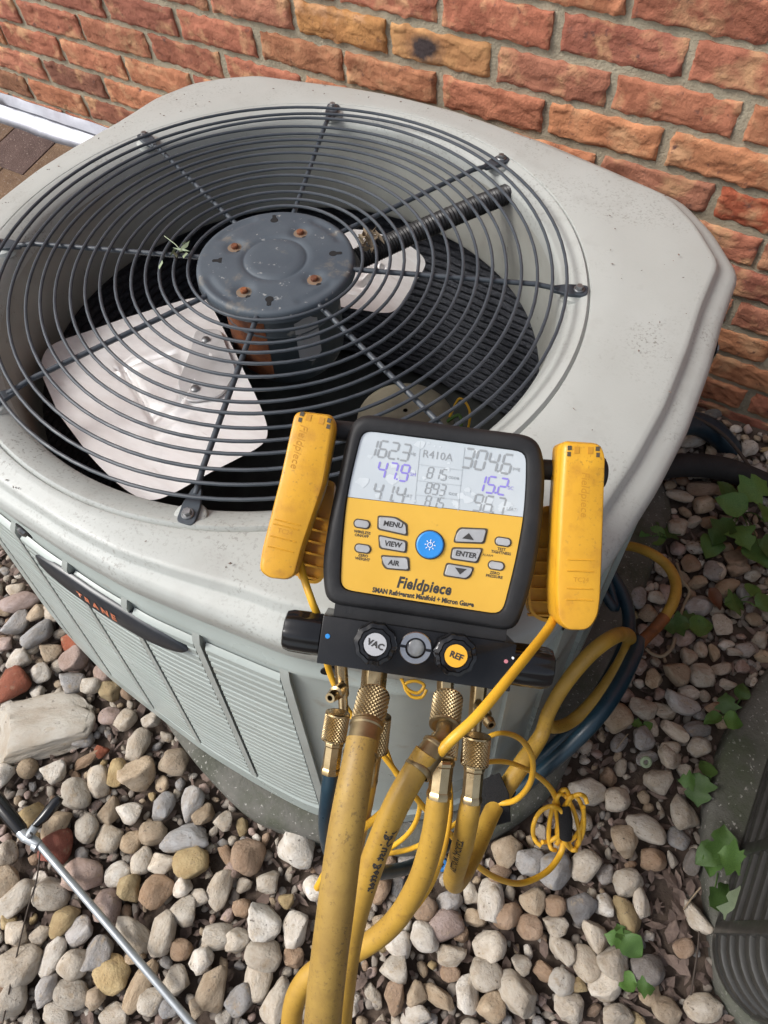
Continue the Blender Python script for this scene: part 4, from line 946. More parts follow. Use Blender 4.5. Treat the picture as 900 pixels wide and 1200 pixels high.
hose('dark blue hose on the left port curling round to the right of the condenser', [(389, 900, .562, 19), (385, 930, .57, 19), (382, 970, .60, 18), (390, 1003, .66, 17), (415, 1018, .72, 17), (450, 1022, .78, 16), (490, 1012, .86, 15), (530, 985, .95, 15), (575, 945, 1.0, 15), (630, 893, 1.02, 16), (675, 850, 1.02, 17), (708, 805, 1.03, 17), (731, 760, 1.05, 17), (737, 725, 1.08, 15), (728, 692, 1.10, 14), (708, 662, 1.12, 13), (*px(UX @ Vector((.56, .00, -.43))), 12), (*px(UX @ Vector((.50, .03, -.41))), 12)], 'hose_blue',
     [('knurl', (396, 836, .555), (391, 866, .556), 30), ('ferrule', (392, 868, .556), (387, 906, .557), 23)])
hose('thinner yellow hose behind the thick hose under the VAC port', [(436, 905, .60, 16), (431, 930, .61, 17), (424, 965, .64, 17), (414, 1010, .70, 16), (404, 1060, .80, 14), (400, 1100, .92, 12), (420, 1120, 1.0, 11)], 'hose',
     [('knurl', (446, 840, .585), (442, 880, .59), 26), ('ferrule', (441, 880, .59), (434, 918, .60), 16)], matf='brass_dull')

hb = empty('blue_hose', pd(747, 752, 1.0), 'thick dark blue hose end lying over the yellow hose right of the condenser', 'hose')
world_tube('hose_tube', [(749, 749, .99, 13), (744, 766, .97, 17), (724, 806, .93, 19), (698, 843, .91, 19), (662, 880, .92, 18), (622, 915, .95, 17), (585, 945, .98, 17), (552, 975, 1.0, 16)], hb, M['hose_blue'], n=18)
hy = empty('yellow_hose', pd(770, 645, 1.15), 'thin yellow hose with a scorched brown end arching out from behind the condenser', 'hose')
world_tube('hose_tube', [(700, 648, 1.20, 10), (733, 640, 1.17, 11), (760, 647, 1.14, 12), (782, 663, 1.12, 12), (792, 684, 1.10, 13), (789, 705, 1.08, 13), (778, 725, 1.07, 13)], hy, M['hose'])
world_tube('scorched_end', [(779, 723, 1.068, 14.5), (766, 738, 1.06, 14), (752, 752, 1.05, 14), (742, 768, 1.05, 14)], hy, M['hose_burnt'])

# thin cable coil with its black tie
cc = empty('cable_coil', pd(660, 960, .97), 'knotted coil of thin yellow cable with a black tie lying on the pebbles', 'cable')
def cable(pts, n=8): world_tube('cable', pts, cc, M['cable'], per=8, n=n)
cable([(553, 884, .62, 6), (568, 866, .63, 6), (590, 859, .64, 6), (612, 868, .70, 7), (624, 890, .76, 7), (621, 918, .80, 7), (603, 938, .84, 7), (578, 942, .86, 7)])
cable([(550, 908, .62, 6), (568, 894, .66, 6), (598, 894, .76, 6), (628, 908, .86, 6), (648, 928, .93, 7), (655, 955, .96, 7), (654, 985, .97, 7)])
for cx, cy, a, b, rt in ((654, 962, 11, 33, 12), (664, 960, 10, 35, -16), (672, 964, 12, 29, -4), (641, 968, 18, 22, 20), (669, 958, 15, 27, 22)):
    pts = []; w_ = random.random() * 6
    for k in range(17):
        t = 2 * math.pi * k / 16 + w_; e = 1 + .14 * math.sin(t * 1.5 + cx); x = a * e * math.cos(t); y = b * e * math.sin(t); c, s_ = math.cos(R(rt)), math.sin(R(rt))
        pts.append((cx + x * c - y * s_, cy + x * s_ + y * c, .955 + .02 * math.sin(t) + random.uniform(-.005, .005), 5.4))
    cable(pts)
cable([(526, 905, .58, 6), (528, 950, .58, 6), (519, 1000, .585, 7), (500, 1045, .59, 8), (470, 1080, .60, 8), (440, 1096, .61, 8), (414, 1103, .63, 8)])
cable([(452, 876, .66, 5), (463, 905, .67, 6), (480, 925, .69, 6), (492, 945, .73, 6), (480, 975, .77, 6), (450, 998, .80, 6), (420, 1008, .82, 6)])
cable([(550, 905, .66, 5), (556, 935, .68, 6), (540, 960, .72, 6), (510, 980, .76, 6), (480, 995, .80, 6), (440, 1003, .84, 6)])
cable([(470, 795, .66, 4), (478, 808, .66, 4), (490, 812, .66, 4), (497, 803, .66, 4), (486, 798, .66, 4), (474, 803, .66, 4), (482, 816, .66, 4), (494, 817, .66, 4), (500, 808, .66, 4)])
tb = MB().tube([cc.matrix_world.inverted() @ pd(661, 945, .945), cc.matrix_world.inverted() @ pd(663, 960, .94), cc.matrix_world.inverted() @ pd(663, 982, .945)], [.0080, .0092, .0082], 14)
tb.build('cable_tie', M['velcro'], cc)
st = empty('velcro_strap', pd(578, 940, .90), 'black hook and loop strap wrapped round the yellow hoses beside the right port', 'strap')
SL_ = st.matrix_world.inverted()
mb = MB()
A, B = SL_ @ pd(566, 958, .87), SL_ @ pd(590, 918, .885); ax_ = (B - A).normalized()
mb.tube([A, A + (B - A) * .5, B], [.0185, .021, .0185], 18)
mb.build('band', M['velcro'], st)
mb = MB()
P = [(562, 915), (585, 905), (596, 930), (598, 962), (575, 968), (560, 950)]
V0 = [SL_ @ pd(x, y, .855 + .01 * math.sin(x)) for x, y in P]; V1 = [SL_ @ pd(x + 1, y + 1, .862 + .01 * math.sin(x)) for x, y in P]
mb.loft([[tuple(v) for v in V0], [tuple(v) for v in V1]], cap0=True, cap1=True).build('loose_end', M['velcro'], st, bevel=.001)

# ------------------------------------------------------------------ insulated lines at the wall
def simple_tube(name, pts, m, r, label, cat, per=8, n=14, group=None):
    P = [gp(a[0], a[1], a[2]) for a in pts]
    rr_ = r if hasattr(r, '__len__') else [r] * len(pts)
    Q = spline([(*p, q) for p, q in zip(P, rr_)], per)
    return tag(MB().tube([q[:3] for q in Q], [q[3] for q in Q], n).build(name, m, recalc=False, angle=80), label, cat, group)
simple_tube('insulated_pipe', [(690, 600, .09), (730, 572, .085), (770, 550, .075), (810, 545, .065), (850, 550, .055), (885, 563, .045), (930, 585, .035), (1000, 640, .03)], M['foam'], .0235, 'black foam insulated pipe running from the condenser over the pebbles to the right', 'pipe')
simple_tube('insulated_pipe', [(740, 560, .16), (780, 510, .13), (805, 496, .10), (830, 502, .06), (850, 520, .02), (862, 540, -.03)], M['hose_blue'], .024, 'dark blue black pipe bending into the ground at the foot of the wall', 'pipe')
simple_tube('cable', [(806, 486, .13), (835, 500, .09), (858, 520, .06), (880, 550, .05), (890, 572, .03)], M['dark_twig'], .0035, 'thin dark cable hanging over the pipe at the foot of the wall', 'cable')

# ------------------------------------------------------------------ grey rod tool at the lower left
RD = empty('extension_rod', gp(44, 978, .07), 'slim grey metal rod tool with black handle lying on the pebbles', 'tool')
RI = RD.matrix_world.inverted()
def rp3(x, y, z): return RI @ gp(x, y, z)
MB().tube([rp3(42, 985, .068), rp3(130, 1088, .062), rp3(228, 1204, .058), rp3(330, 1325, .052)], .0056, 16).build('rod', M['rod'], RD)
MB().tube([rp3(-30, 905, .072), rp3(2, 945, .072), rp3(24, 972, .070), rp3(28, 977, .070)], [.0125, .0120, .0105, .007], 16).build('handle', M['gloss_black'], RD)
MB().tube([rp3(36, 972, .072), rp3(52, 957, .074), rp3(66, 940, .076), rp3(71, 934, .076)], [.0045, .0085, .0090, .006], 12).build('lever', M['gloss_black'], RD)
MB().tube([rp3(24, 974, .070), rp3(30, 980, .070), rp3(46, 990, .068)], [.0088, .0096, .0075], 10).tube([rp3(30, 985, .070), rp3(42, 968, .074)], [.0078, .0070], 8).build('bracket', M['rod'], RD, bevel=.0008, seg=1)
MB().tube([rp3(33, 981, .080), rp3(37, 977, .0815)], [.0042, .0036], 8).build('rivet', M['screw'], RD)
MB().tube([rp3(40, 990, .068), rp3(45, 993, .068)], [.0083, .0083], 14).build('collar', M['rod'], RD)
simple_tube('wire', [(47, 998, .06), (43, 1030, .050), (34, 1060, .046), (24, 1100, .044), (14, 1145, .044), (5, 1190, .044), (-8, 1250, .04)], M['dark_twig'], .0012, 'thin dark wire hanging from the rod across the pebbles', 'wire', n=6)

# ------------------------------------------------------------------ pebbles
SC = {'W': (.64, .605, .55), 'P': (.51, .46, .39), 'G': (.36, .35, .345), 'D': (.17, .165, .165), 'T': (.43, .345, .25), 'Y': (.40, .31, .17), 'B': (.33, .235, .165), 'R': (.27, .085, .052), 'K': (.38, .295, .265)}
CNAME = {'W': 'whitish', 'P': 'pale beige', 'G': 'grey', 'D': 'dark grey', 'T': 'tan', 'Y': 'ochre yellow', 'B': 'brown', 'R': 'brick red', 'K': 'pinkish'}
def stone_mesh(seed, sub=3, chunky=0.5):
    bm = bmesh.new(); bmesh.ops.create_icosphere(bm, subdivisions=sub, radius=1.0)
    r_ = random.Random(seed); o = Vector((seed * 7.3, seed * 3.1, seed))
    planes = [(Vector((r_.gauss(0, 1), r_.gauss(0, 1), r_.gauss(0, 1))).normalized(), r_.uniform(.56, .88)) for _ in range(int(6 + 11 * chunky))]
    pw = 0.75 + .2 * r_.random()
    for v in bm.verts:
        p = v.co.copy()
        p = Vector([math.copysign(abs(c) ** pw, c) for c in p])
        for nrm, d in planes:
            e = p.dot(nrm) - d
            if e > 0: p -= nrm * e * (.80 + .15 * chunky)
        p *= 1 + .13 * noise.noise(o + p * 1.2) + .06 * noise.noise(o + p * 2.7) + ((.035 * noise.noise(o + p * 6) - .03 * max(0, .12 - abs(noise.noise(o + p * 2.2))) / .12 * (chunky > .3)) if sub > 2 else 0)
        v.co = p
    mx = [max(abs(v.co[i]) for v in bm.verts) for i in range(3)]
    for v in bm.verts: v.co = Vector([v.co[i] / mx[i] for i in range(3)])
    me = bpy.data.meshes.new('pebble'); bm.to_mesh(me); bm.free()
    me.polygons.foreach_set('use_smooth', [True] * len(me.polygons)); me.materials.append(M['stone']); me.update()
    return me
PM = [stone_mesh(s, 3, (s % 5) / 4) for s in range(26)]
HAND = []
def block(txt, ox, oy, k):
    for ln in txt.split(';'):
        q = ln.split(',')
        if len(q) < 6: continue
        HAND.append((ox + float(q[0]) / k, oy + float(q[1]) / k, float(q[2]) / k, float(q[3]) / k, float(q[4]), q[5].strip()))
block('323,30,80,52,75,P;275,93,64,44,80,Y;232,112,72,46,-75,P;325,98,84,62,30,T;412,72,75,58,0,T;182,145,78,56,-65,P;75,188,75,52,15,Y;138,215,82,56,40,T;210,222,66,52,-75,P;305,185,66,46,-25,W;262,180,62,46,70,T;138,262,76,70,80,R;20,280,46,50,0,P;450,165,82,52,75,G;382,172,66,50,75,G;480,190,56,38,40,T;525,205,46,42,0,P;362,232,62,52,0,T;437,248,112,66,0,G;450,300,82,66,10,Y;580,292,84,72,60,B;700,272,92,84,0,W;260,245,66,60,90,P;312,255,52,46,0,T;335,300,66,48,80,P;385,305,62,46,0,P;200,335,92,68,-20,K;278,328,58,52,0,W;309,365,68,56,50,Y;368,372,82,60,40,B;432,360,46,44,0,W;520,362,88,52,60,P;466,386,52,38,0,P;15,345,84,76,0,T;40,385,98,58,40,P;255,402,72,60,90,K;125,378,84,62,-15,P;155,438,84,56,30,Y;190,468,84,52,40,G;322,475,114,68,-65,P;385,467,94,56,75,P;430,415,74,62,0,P;232,518,84,62,65,G;125,522,84,50,60,W;268,560,84,72,-60,Y;180,540,74,62,30,P;50,545,108,82,0,P;115,595,78,52,60,G;172,607,82,58,-30,P;46,470,58,52,0,P;330,592,112,46,55,T;415,582,80,66,0,P;500,605,112,72,50,T;562,620,74,56,40,G;655,625,98,66,70,P;478,525,62,60,0,W;428,502,52,46,0,B;515,475,78,52,0,P;560,487,58,50,0,P;618,442,92,72,-30,W;695,455,88,64,45,W;620,515,84,66,-30,P;672,390,38,36,0,Y;690,525,50,42,0,B;605,572,92,62,70,P;228,615,58,50,0,T;137,655,74,46,-20,P;270,660,74,48,-20,P;465,640,48,46,0,T;358,628,62,52,0,P;30,620,84,72,60,P;630,345,52,50,0,P;545,320,40,36,0,K;20,440,40,34,0,Y;95,475,56,40,20,P;320,520,50,36,0,T;395,640,50,40,0,G', 0, 860, 2)
block('310,195,68,62,0,P;285,280,78,72,0,T;345,305,72,60,0,G;402,322,92,72,20,G;470,312,78,62,30,P;250,390,92,58,80,W;288,427,68,54,40,B;155,397,62,48,0,G;95,405,60,56,0,B;145,450,82,66,0,K;95,475,74,56,-40,W;38,495,66,58,-50,W;245,495,78,66,20,P;350,395,62,56,0,T;460,410,78,66,0,D;515,405,48,46,0,W;400,400,52,46,0,B;568,425,88,54,-75,Y;570,352,68,60,0,P;630,295,58,46,-10,B;565,250,76,60,90,T;610,225,92,58,-40,P;640,110,64,60,0,P;665,55,62,52,20,P;545,155,58,50,0,P;475,135,82,66,0,P;495,475,84,54,-75,P;420,510,78,50,-75,P;470,537,76,58,90,P;537,540,76,70,0,P;615,555,78,62,0,D;400,450,62,46,0,P;342,452,62,50,0,B;160,520,68,46,0,P;155,560,46,36,0,B;240,562,76,66,0,P;195,615,88,52,80,W;310,605,118,82,-60,P;130,615,92,40,-45,T;75,612,54,50,60,T;28,612,78,50,60,B;250,640,68,60,0,T;415,580,68,56,20,W;435,642,74,60,0,P;515,592,74,56,0,P;625,612,54,46,20,T;660,645,64,52,-30,T;540,660,84,44,0,P;25,550,74,62,0,P;75,662,74,44,0,W;600,400,82,46,75,P;320,540,48,42,0,P;700,190,84,70,80,P;735,35,52,46,0,P;205,378,50,40,70,P;180,470,40,34,0,B;455,590,40,34,0,Y;380,560,60,36,-30,B;270,330,60,40,20,B;690,245,52,46,60,G;720,300,60,36,60,D;730,430,80,46,-60,P;745,640,84,56,-10,P;700,500,52,40,20,B', 450, 860, 2)
block('40,185,44,40,0,P;50,215,96,46,20,K;95,240,54,42,0,T;40,265,74,48,60,G;95,290,82,48,45,G;130,236,56,46,0,P;175,300,62,48,20,R;120,330,54,46,0,T;50,350,54,46,0,W;32,410,92,76,10,R;180,350,62,50,30,K;170,400,62,52,0,G;250,380,48,46,0,K;218,408,50,42,0,P;100,380,48,42,0,W;260,420,52,46,0,Y;295,487,52,46,45,P;357,490,44,32,30,P;262,480,54,42,0,K;10,310,50,36,0,K;10,230,40,32,0,T;75,320,40,30,0,P;140,360,36,30,0,P;20,460,46,32,0,W;205,580,70,26,25,B;238,562,34,28,0,R;10,620,60,44,40,W;130,610,60,56,20,W', 0, 600, 2)
block('150,85,142,72,0,P;200,190,122,112,0,G;300,185,102,62,-20,P;270,270,96,88,50,T;340,35,74,62,0,P;610,50,116,104,60,G;530,105,112,72,-10,T;672,140,152,82,20,T;735,30,124,92,0,B;530,232,154,104,20,G;660,330,122,100,90,P;460,400,114,82,0,K;545,455,92,62,80,P;480,495,100,82,70,P;680,430,84,52,0,W;612,480,102,52,90,T;410,590,134,132,0,T;545,595,134,122,0,P;650,557,114,68,10,P;300,610,112,82,60,T;225,545,84,82,0,K;480,682,104,72,-20,W;562,700,64,60,0,P;430,742,204,112,-25,G;240,775,154,104,-15,P;352,780,134,74,-20,P;400,885,154,84,-40,P;525,875,134,84,-10,G;100,822,156,150,0,T;690,640,84,54,-20,P;855,410,94,82,30,P;715,470,94,44,-30,P;760,552,84,70,60,K;290,870,92,52,90,P;230,930,124,112,0,G;380,975,104,72,0,P;150,700,94,62,0,K;740,260,80,60,20,P;820,300,90,70,0,T;610,760,90,60,10,B;330,690,80,60,20,K;420,300,80,60,0,K;170,400,80,60,0,P', 700, 660, 4.5)
block('500,257,154,84,5,W;550,510,164,84,-10,B;550,600,114,102,50,T;430,547,134,62,-30,P;420,720,104,92,0,P;510,680,94,62,0,P;520,822,114,72,-40,W;270,660,94,92,0,B;330,602,134,64,-60,G;720,900,114,112,0,B;620,940,114,102,50,P;480,910,104,90,0,B;342,932,84,80,0,P;690,350,94,54,0,P;380,490,70,50,0,T;640,520,90,50,20,B;590,690,90,70,0,B;250,740,60,50,0,T;420,830,90,70,70,K;300,300,70,50,0,P;650,600,80,60,10,K;820,960,90,70,0,P;230,860,90,60,0,K;160,950,110,60,0,P', 700, 460, 4.5)
P2V = [Vector((p[0], p[1])) for p in P2]
def inpoly(x, y, P):
    c = False; n = len(P)
    for i in range(n):
        a, b = P[i], P[i - 1]
        if (a[1] > y) != (b[1] > y) and x < (b[0] - a[0]) * (y - a[1]) / (b[1] - a[1]) + a[0]: c = not c
    return c
UI = UX.inverted()
def blocked(x, y, m=0.0):
    l = UI @ Vector((x, y, 0.03)); t = math.atan2(l.y, l.x); r = math.hypot(l.x, l.y)
    if r < RP[int(t / (2 * math.pi) * NP) % NP] + m: return True
    if inpoly(x, y, P2V): return True
    wl = WX.inverted() @ Vector((x, y, 0.03))
    if wl.y > -0.02: return True
    if wl.x < -0.92 + .0 and wl.y > -0.64: return True
    return False
SIL = [(0, 0), (900, 0), (900, 480), (800, 480), (790, 560), (700, 720), (650, 830), (600, 930), (470, 990), (375, 990), (300, 955), (235, 900), (190, 845), (0, 640)]
stones = []                                    # x, y, z, a, b, c (half axes), yaw, colour, px size, in view
CELL = 0.06; gridh = {}
def near(x, y, r):
    i, j = int(math.floor(x / CELL)), int(math.floor(y / CELL)); worst = 9
    for a in (-1, 0, 1):
        for b in (-1, 0, 1):
            for q in gridh.get((i + a, j + b), ()):
                worst = min(worst, math.hypot(x - q[0], y - q[1]) / (r + q[2]))
    return worst
def put(x, y, z, a, b, c, yaw, col, hand):
    u, v, d = px((x, y, z)); vis = 0 <= u <= 900 and 0 <= v <= 1200 and not inpoly(u, v, SIL)
    stones.append(dict(x=x, y=y, z=z, a=a, b=b, c=c, yaw=yaw, col=col, u=u, v=v, s=2 * a * FPX / d, vis=vis, hand=hand))
    gridh.setdefault((int(math.floor(x / CELL)), int(math.floor(y / CELL))), []).append((x, y, (a + b) / 2))
for (u, v, w_, h_, ang, col) in HAND:
    p = gp(u, v, .020); d = px(p)[2]
    a, b = w_ / 2 * d / FPX * 1.06, h_ / 2 * d / FPX * 1.12
    if blocked(p.x, p.y, -.004): continue
    c = min(b * random.uniform(.62, .85), .022)
    put(p.x, p.y, .014 + c * .62 + random.uniform(0, .006), a, b, c, R(ang) + .03, col, True)
sp = gp(57, 853, .02)
gridh.setdefault((int(math.floor(sp.x / CELL)), int(math.floor(sp.y / CELL))), []).append((sp.x, sp.y, .062))
wts = 'PPPPPPGGGTTTTKKKBBWWWYD'
for rmin, rmax, tries in ((.015, .023, 3000), (.010, .016, 9000), (.006, .011, 16000)):
    for _ in range(tries):
        x, y = random.uniform(-1.25, 1.35), random.uniform(-1.5, .75); a = random.uniform(rmin, rmax); asp = random.uniform(.58, .95); b = a * asp
        if blocked(x, y, .006): continue
        u, v, d = px((x, y, .02))
        if 745 < u < 850 and 985 < v < 1260 and random.random() < .82: continue
        if near(x, y, (a + b) / 2) < .80: continue
        c = b * random.uniform(.65, .9)
        put(x, y, .008 + c * .6, a, b, c, random.uniform(0, 6.28), random.choice(wts), False)
cand = sorted([s for s in stones if s['vis']], key=lambda s: -s['s'] * (1.5 if s['hand'] else 1))
indiv = cand[:296]; ids = set(id(s) for s in indiv)
LM = [('the flat tan slab', 57, 853), ('the red brick chunk', 69, 991), ('the grey rod', 110, 1060), ('the grey rod', 180, 1148), ('the corner of the concrete pad', 300, 965), ('the thick front hose', 390, 1130), ('the cable coil', 660, 962),
      ('the blue gasket ring', 518, 1013), ('the scorched hose end', 768, 735), ('the thick dark blue hose', 700, 840), ('the curved mossy pad', 833, 930), ('the dark louvered unit', 845, 1130), ('the foam insulated pipe', 815, 550), ('the louvered condenser side', 90, 760), ('the yellow hose loop', 400, 1110), ('the pair of saplings', 738, 1125)]
def lab(s):
    sz = 'large' if s['s'] >= 42 else 'medium' if s['s'] >= 29 else 'small'; asp = s['b'] / s['a']
    shp = 'round' if asp > .84 else 'oval' if asp > .62 else 'long'
    nm, lx, ly = min(LM, key=lambda l: math.hypot(l[1] - s['u'], l[2] - s['v']))
    dx, dy = s['u'] - lx, s['v'] - ly
    di = ('right of' if dx > 0 else 'left of') if abs(dx) > abs(dy) else ('below' if dy > 0 else 'above')
    return (sz, CNAME[s['col']], shp, di, nm), math.hypot(dx, dy)
groups_ = {}
for s in indiv: k, d = lab(s); groups_.setdefault(k, []).append((d, s))
ORD = ['nearest', 'second nearest', 'third nearest', 'fourth nearest', 'fifth nearest', 'sixth nearest', 'seventh nearest', 'eighth nearest', 'ninth nearest']
for k, l in groups_.items():
    l.sort(key=lambda q: q[0])
    for i, (d, s) in enumerate(l):
        s['label'] = f'{k[0]} {k[1]} {k[2]} pebble {k[3]} {k[4]}' + ('' if len(l) == 1 else f', {ORD[min(i, 8)]} such one')
protos = {}
def stone_matrix(s, k):
    rx = random.gauss(0, .16); ry = random.gauss(0, .16)
    return Matrix.Translation((s['x'], s['y'], s['z'])) @ Matrix.Rotation(s['yaw'], 4, 'Z') @ Matrix.Rotation(rx, 4, 'X') @ Matrix.Rotation(ry, 4, 'Y') @ Matrix.Diagonal((s['a'] * random.choice((1, 1)), s['b'], s['c'], 1))
def jit(c):
    k = random.uniform(.86, 1.12); t = random.uniform(-.02, .02)
    return (max(.02, c[0] * k + t * .5), max(.02, c[1] * k), max(.02, c[2] * k - t * .5), 1)
proto = None
for i, s in enumerate(indiv):
    me = PM[(i * 5 + int(s['u'])) % len(PM)]
    if proto is None: o = proto = obj('pebble', me)
    else:
        o = proto.copy(); o.data = me; COL.objects.link(o)
    o.matrix_world = stone_matrix(s, i); o.color = jit(SC[s['col']])
    tag(o, s['label'], 'pebble', 'river pebbles around the condenser')
# the flat slab
slab = obj('flat_stone', stone_mesh(77, 4, 1.0)); slab.matrix_world = Matrix.Translation((sp.x, sp.y, .026)) @ Matrix.Rotation(R(3), 4, 'Z') @ Matrix.Diagonal((.100, .062, .022, 1)); slab.color = (.40, .375, .33, 1)
tag(slab, 'large flat tan stone slab among the pebbles at the left edge', 'stone')
# the other pebbles: one joined mesh per colour
low = [stone_mesh(100 + s, 2, (s % 5) / 4) for s in range(12)]
LV = [np.array([v.co[:] for v in m.vertices]) for m in low]; LF = [[tuple(p.vertices) for p in m.polygons] for m in low]
def joined(name, lst, colour):
    V = []; F = []; o = 0
    for s in lst:
        k = random.randrange(12); X = np.array(stone_matrix(s, 0)); q = LV[k] @ X[:3, :3].T + X[:3, 3]
        V.append(q); F += [tuple(i + o for i in f) for f in LF[k]]; o += len(q)
    me = bpy.data.meshes.new(name); me.from_pydata(np.concatenate(V).tolist(), [], F); me.materials.append(M['stone_bed'])
    me.polygons.foreach_set('use_smooth', [True] * len(me.polygons)); me.update()
    ob = obj(name, me); ob.color = (*colour, 1); return ob
for c in SC:
    lst = [s for s in stones if id(s) not in ids and s['col'] == c]
    if lst: tag(joined('pebble_bed', lst, SC[c]), f'{CNAME[c]} pebbles packed between the bigger stones', 'pebbles', kind='stuff')
under = []
for _ in range(9000):
    x, y = random.uniform(-1.2, 1.3), random.uniform(-1.45, .7)
    if blocked(x, y, .0): continue
    a = random.uniform(.004, .011); b = a * random.uniform(.6, .95)
    u, v, d = px((x, y, 0))
    if 745 < u < 850 and 985 < v < 1260 and random.random() < .7: continue
    under.append(dict(x=x, y=y, z=hgt(x, y) + .004 + random.uniform(0, .006), a=a, b=b, c=b * .8, yaw=random.uniform(0, 6.28)))
g = joined('gravel', under, (.3, .26, .22)); g.data.materials[0] = M['gravel']; tag(g, 'small gravel under the pebbles', 'gravel', kind='stuff')
# leaf litter
LVt = []; LFt = []
for _ in range(26000):
    x, y = random.uniform(-1.2, 1.3), random.uniform(-1.45, .7)
    if blocked(x, y, -.004): continue
    u, v, d = px((x, y, 0)); mul = 745 < u < 860 and 960 < v < 1260
    if not mul and random.random() < .35: continue
    L = random.uniform(.004, .016) * (1.15 if mul else 1); W = L * random.uniform(.15, .6); t = random.uniform(0, 6.28); z = hgt(x, y) + random.uniform(.005, .019)
    d = Vector((math.cos(t), math.sin(t), random.gauss(0, .35))) * L; e = Vector((-math.sin(t), math.cos(t), random.gauss(0, .5))) * W; k = Vector((0, 0, random.uniform(-.3, .5) * W))
    c = Vector((x, y, z)); o = len(LVt)
    LVt += [tuple(q) for q in (c - d, c - d * .3 + e, c + d * .4 + e * .8, c + d, c + d * .3 - e, c - d * .4 - e * .8, c + k)]
    LFt += [(o + i, o + (i + 1) % 6, o + 6) for i in range(6)]
me = bpy.data.meshes.new('leaf_litter'); me.from_pydata(LVt, [], LFt); me.materials.append(M['litter']); me.update()
tag(obj('leaf_litter', me), 'dark brown crumbled leaf litter and bark between the pebbles', 'leaf litter', kind='stuff')

# ------------------------------------------------------------------ saplings and fallen bits
def leaf_mesh(seed, lobed):
    r_ = random.Random(seed); V = []; F = []; N_ = 9
    for i in range(N_ + 1):
        t = i / N_; w_ = .42 * math.sin(math.pi * min(1, t ** .72)) ** .85 if 0 < t < 1 else 0.0
        if lobed and 0 < t < 1: w_ *= 1 + .30 * math.cos(t * math.pi * 5.5)
        w_ = max(w_, .004); bend = -.22 * t * t + .03 * math.sin(t * 9 + seed)
        for k in (-1, -.5, 0, .5, 1):
            V.append((t, w_ * k * (1 + .06 * r_.uniform(-1, 1)), bend + abs(k) * w_ * .28 + .02 * math.sin(k * 5 + t * 8)))
    for i in range(N_):
        for k in range(4): a = i * 5 + k; F.append((a, a + 5, a + 6, a + 1))
    me = bpy.data.meshes.new('leaf'); me.from_pydata(V, [], F); me.polygons.foreach_set('use_smooth', [True] * len(F)); me.update(); return me
LM_ = [leaf_mesh(s, s % 2 == 0) for s in range(6)]
for m in LM_: m.materials.append(M['leaf'])
LP_ = leaf_mesh(9, True); LP_.materials.append(M['leaf_pale'])
def sapling(root, leaves, label, hgt_=.05):
    base = gp(*root, .012); X = Matrix.Translation(base); o = empty('sapling', X, label, 'plant', 'saplings among the pebbles'); inv = X.inverted()
    for i, (u, v, sz, dirdeg, h) in enumerate(leaves):
        d = px(gp(u, v, h))[2]; L = .86 * sz * d / FPX; t = R(dirdeg)
        c = gp(u, v, h)
        Xl = Matrix.Translation(c) @ Matrix.Rotation(t, 4, 'Z') @ Matrix.Rotation(random.gauss(-.05, .22), 4, 'Y') @ Matrix.Rotation(random.gauss(0, .30), 4, 'X') @ Matrix.Translation((-L * .5, 0, 0)) @ Matrix.Diagonal((L, L * random.uniform(.95, 1.15), L, 1))
        pale = sz < 0
        if pale: L = -L
        lf_ = obj('leaf', LM_[(i + int(u)) % 6], o); lf_.matrix_local = inv @ Xl
        foot = Xl @ Vector((0, 0, 0)); mid = (Vector(base) * .5 + foot * .5) + Vector((0, 0, .012))
        MB().tube([inv @ Vector(q) for q in spline([base, mid, foot], 5)], .0011, 5).build('stem', M['leaf'], o, recalc=False)
    return o
sapling((868, 600), [(884, 572, 46, 20, .09), (858, 590, 42, 150, .08), (898, 600, 40, 60, .10), (845, 622, 44, 215, .06), (870, 628, 42, 280, .07), (890, 648, 46, -75, .06), (833, 640, 38, 240, .04), (852, 575, 34, 110, .06), (905, 640, 40, 0, .07)], 'leafy green sapling cluster beside the foam insulated pipe at the right edge')
sapling((772, 632), [(765, 628, 36, 160, .03), (785, 622, 34, 30, .03), (752, 634, 30, 190, .025)], 'low green sapling at the skirt of the big condenser right of the gauge')
sapling((806, 734), [(792, 732, 36, 175, .035), (822, 733, 38, 0, .035), (806, 724, 26, 80, .03)], 'green seedling with two broad leaves below the scorched hose')
sapling((850, 840), [(835, 842, 26, 190, .06), (860, 845, 28, -20, .07), (852, 825, 30, 90, .07), (870, 810, 24, 60, .07)], 'green sprig on the edge of the mossy pad')
sapling((860, 706), [(862, 706, 34, 10, .04), (882, 690, 30, 60, .04), (897, 705, 30, 20, .05)], 'small green seedling at the right edge below the leafy cluster')
sapling((752, 852), [(746, 848, 16, 160, .03), (760, 850, 14, 20, .03)], 'tiny green seedling among pebbles left of the mossy pad')
sapling((822, 925), [(818, 925, 44, 250, .05), (828, 900, 28, 90, .05), (806, 915, 24, 180, .05)], 'lobed green sapling hanging over the side of the mossy pad')
sapling((842, 1000), [(848, 990, 50, 70, .07), (830, 1002, 40, 200, .06), (862, 1008, 44, -30, .08), (845, 1050, 42, 30, .07), (835, 1012, 34, 250, .05)], 'large leaved green sapling beside the upper corner of the dark louvered unit')
sapling((733, 1108), [(722, 1100, 30, 160, .04), (742, 1110, 36, -55, .045), (728, 1092, 22, 100, .04)], 'upper of two bright green seedlings by the mulch')
sapling((742, 1155), [(733, 1150, 30, 165, .04), (757, 1157, 26, -10, .04)], 'lower of two bright green seedlings by the mulch')
pl = obj('leaf', LP_); c = gp(864, 1062, .085)
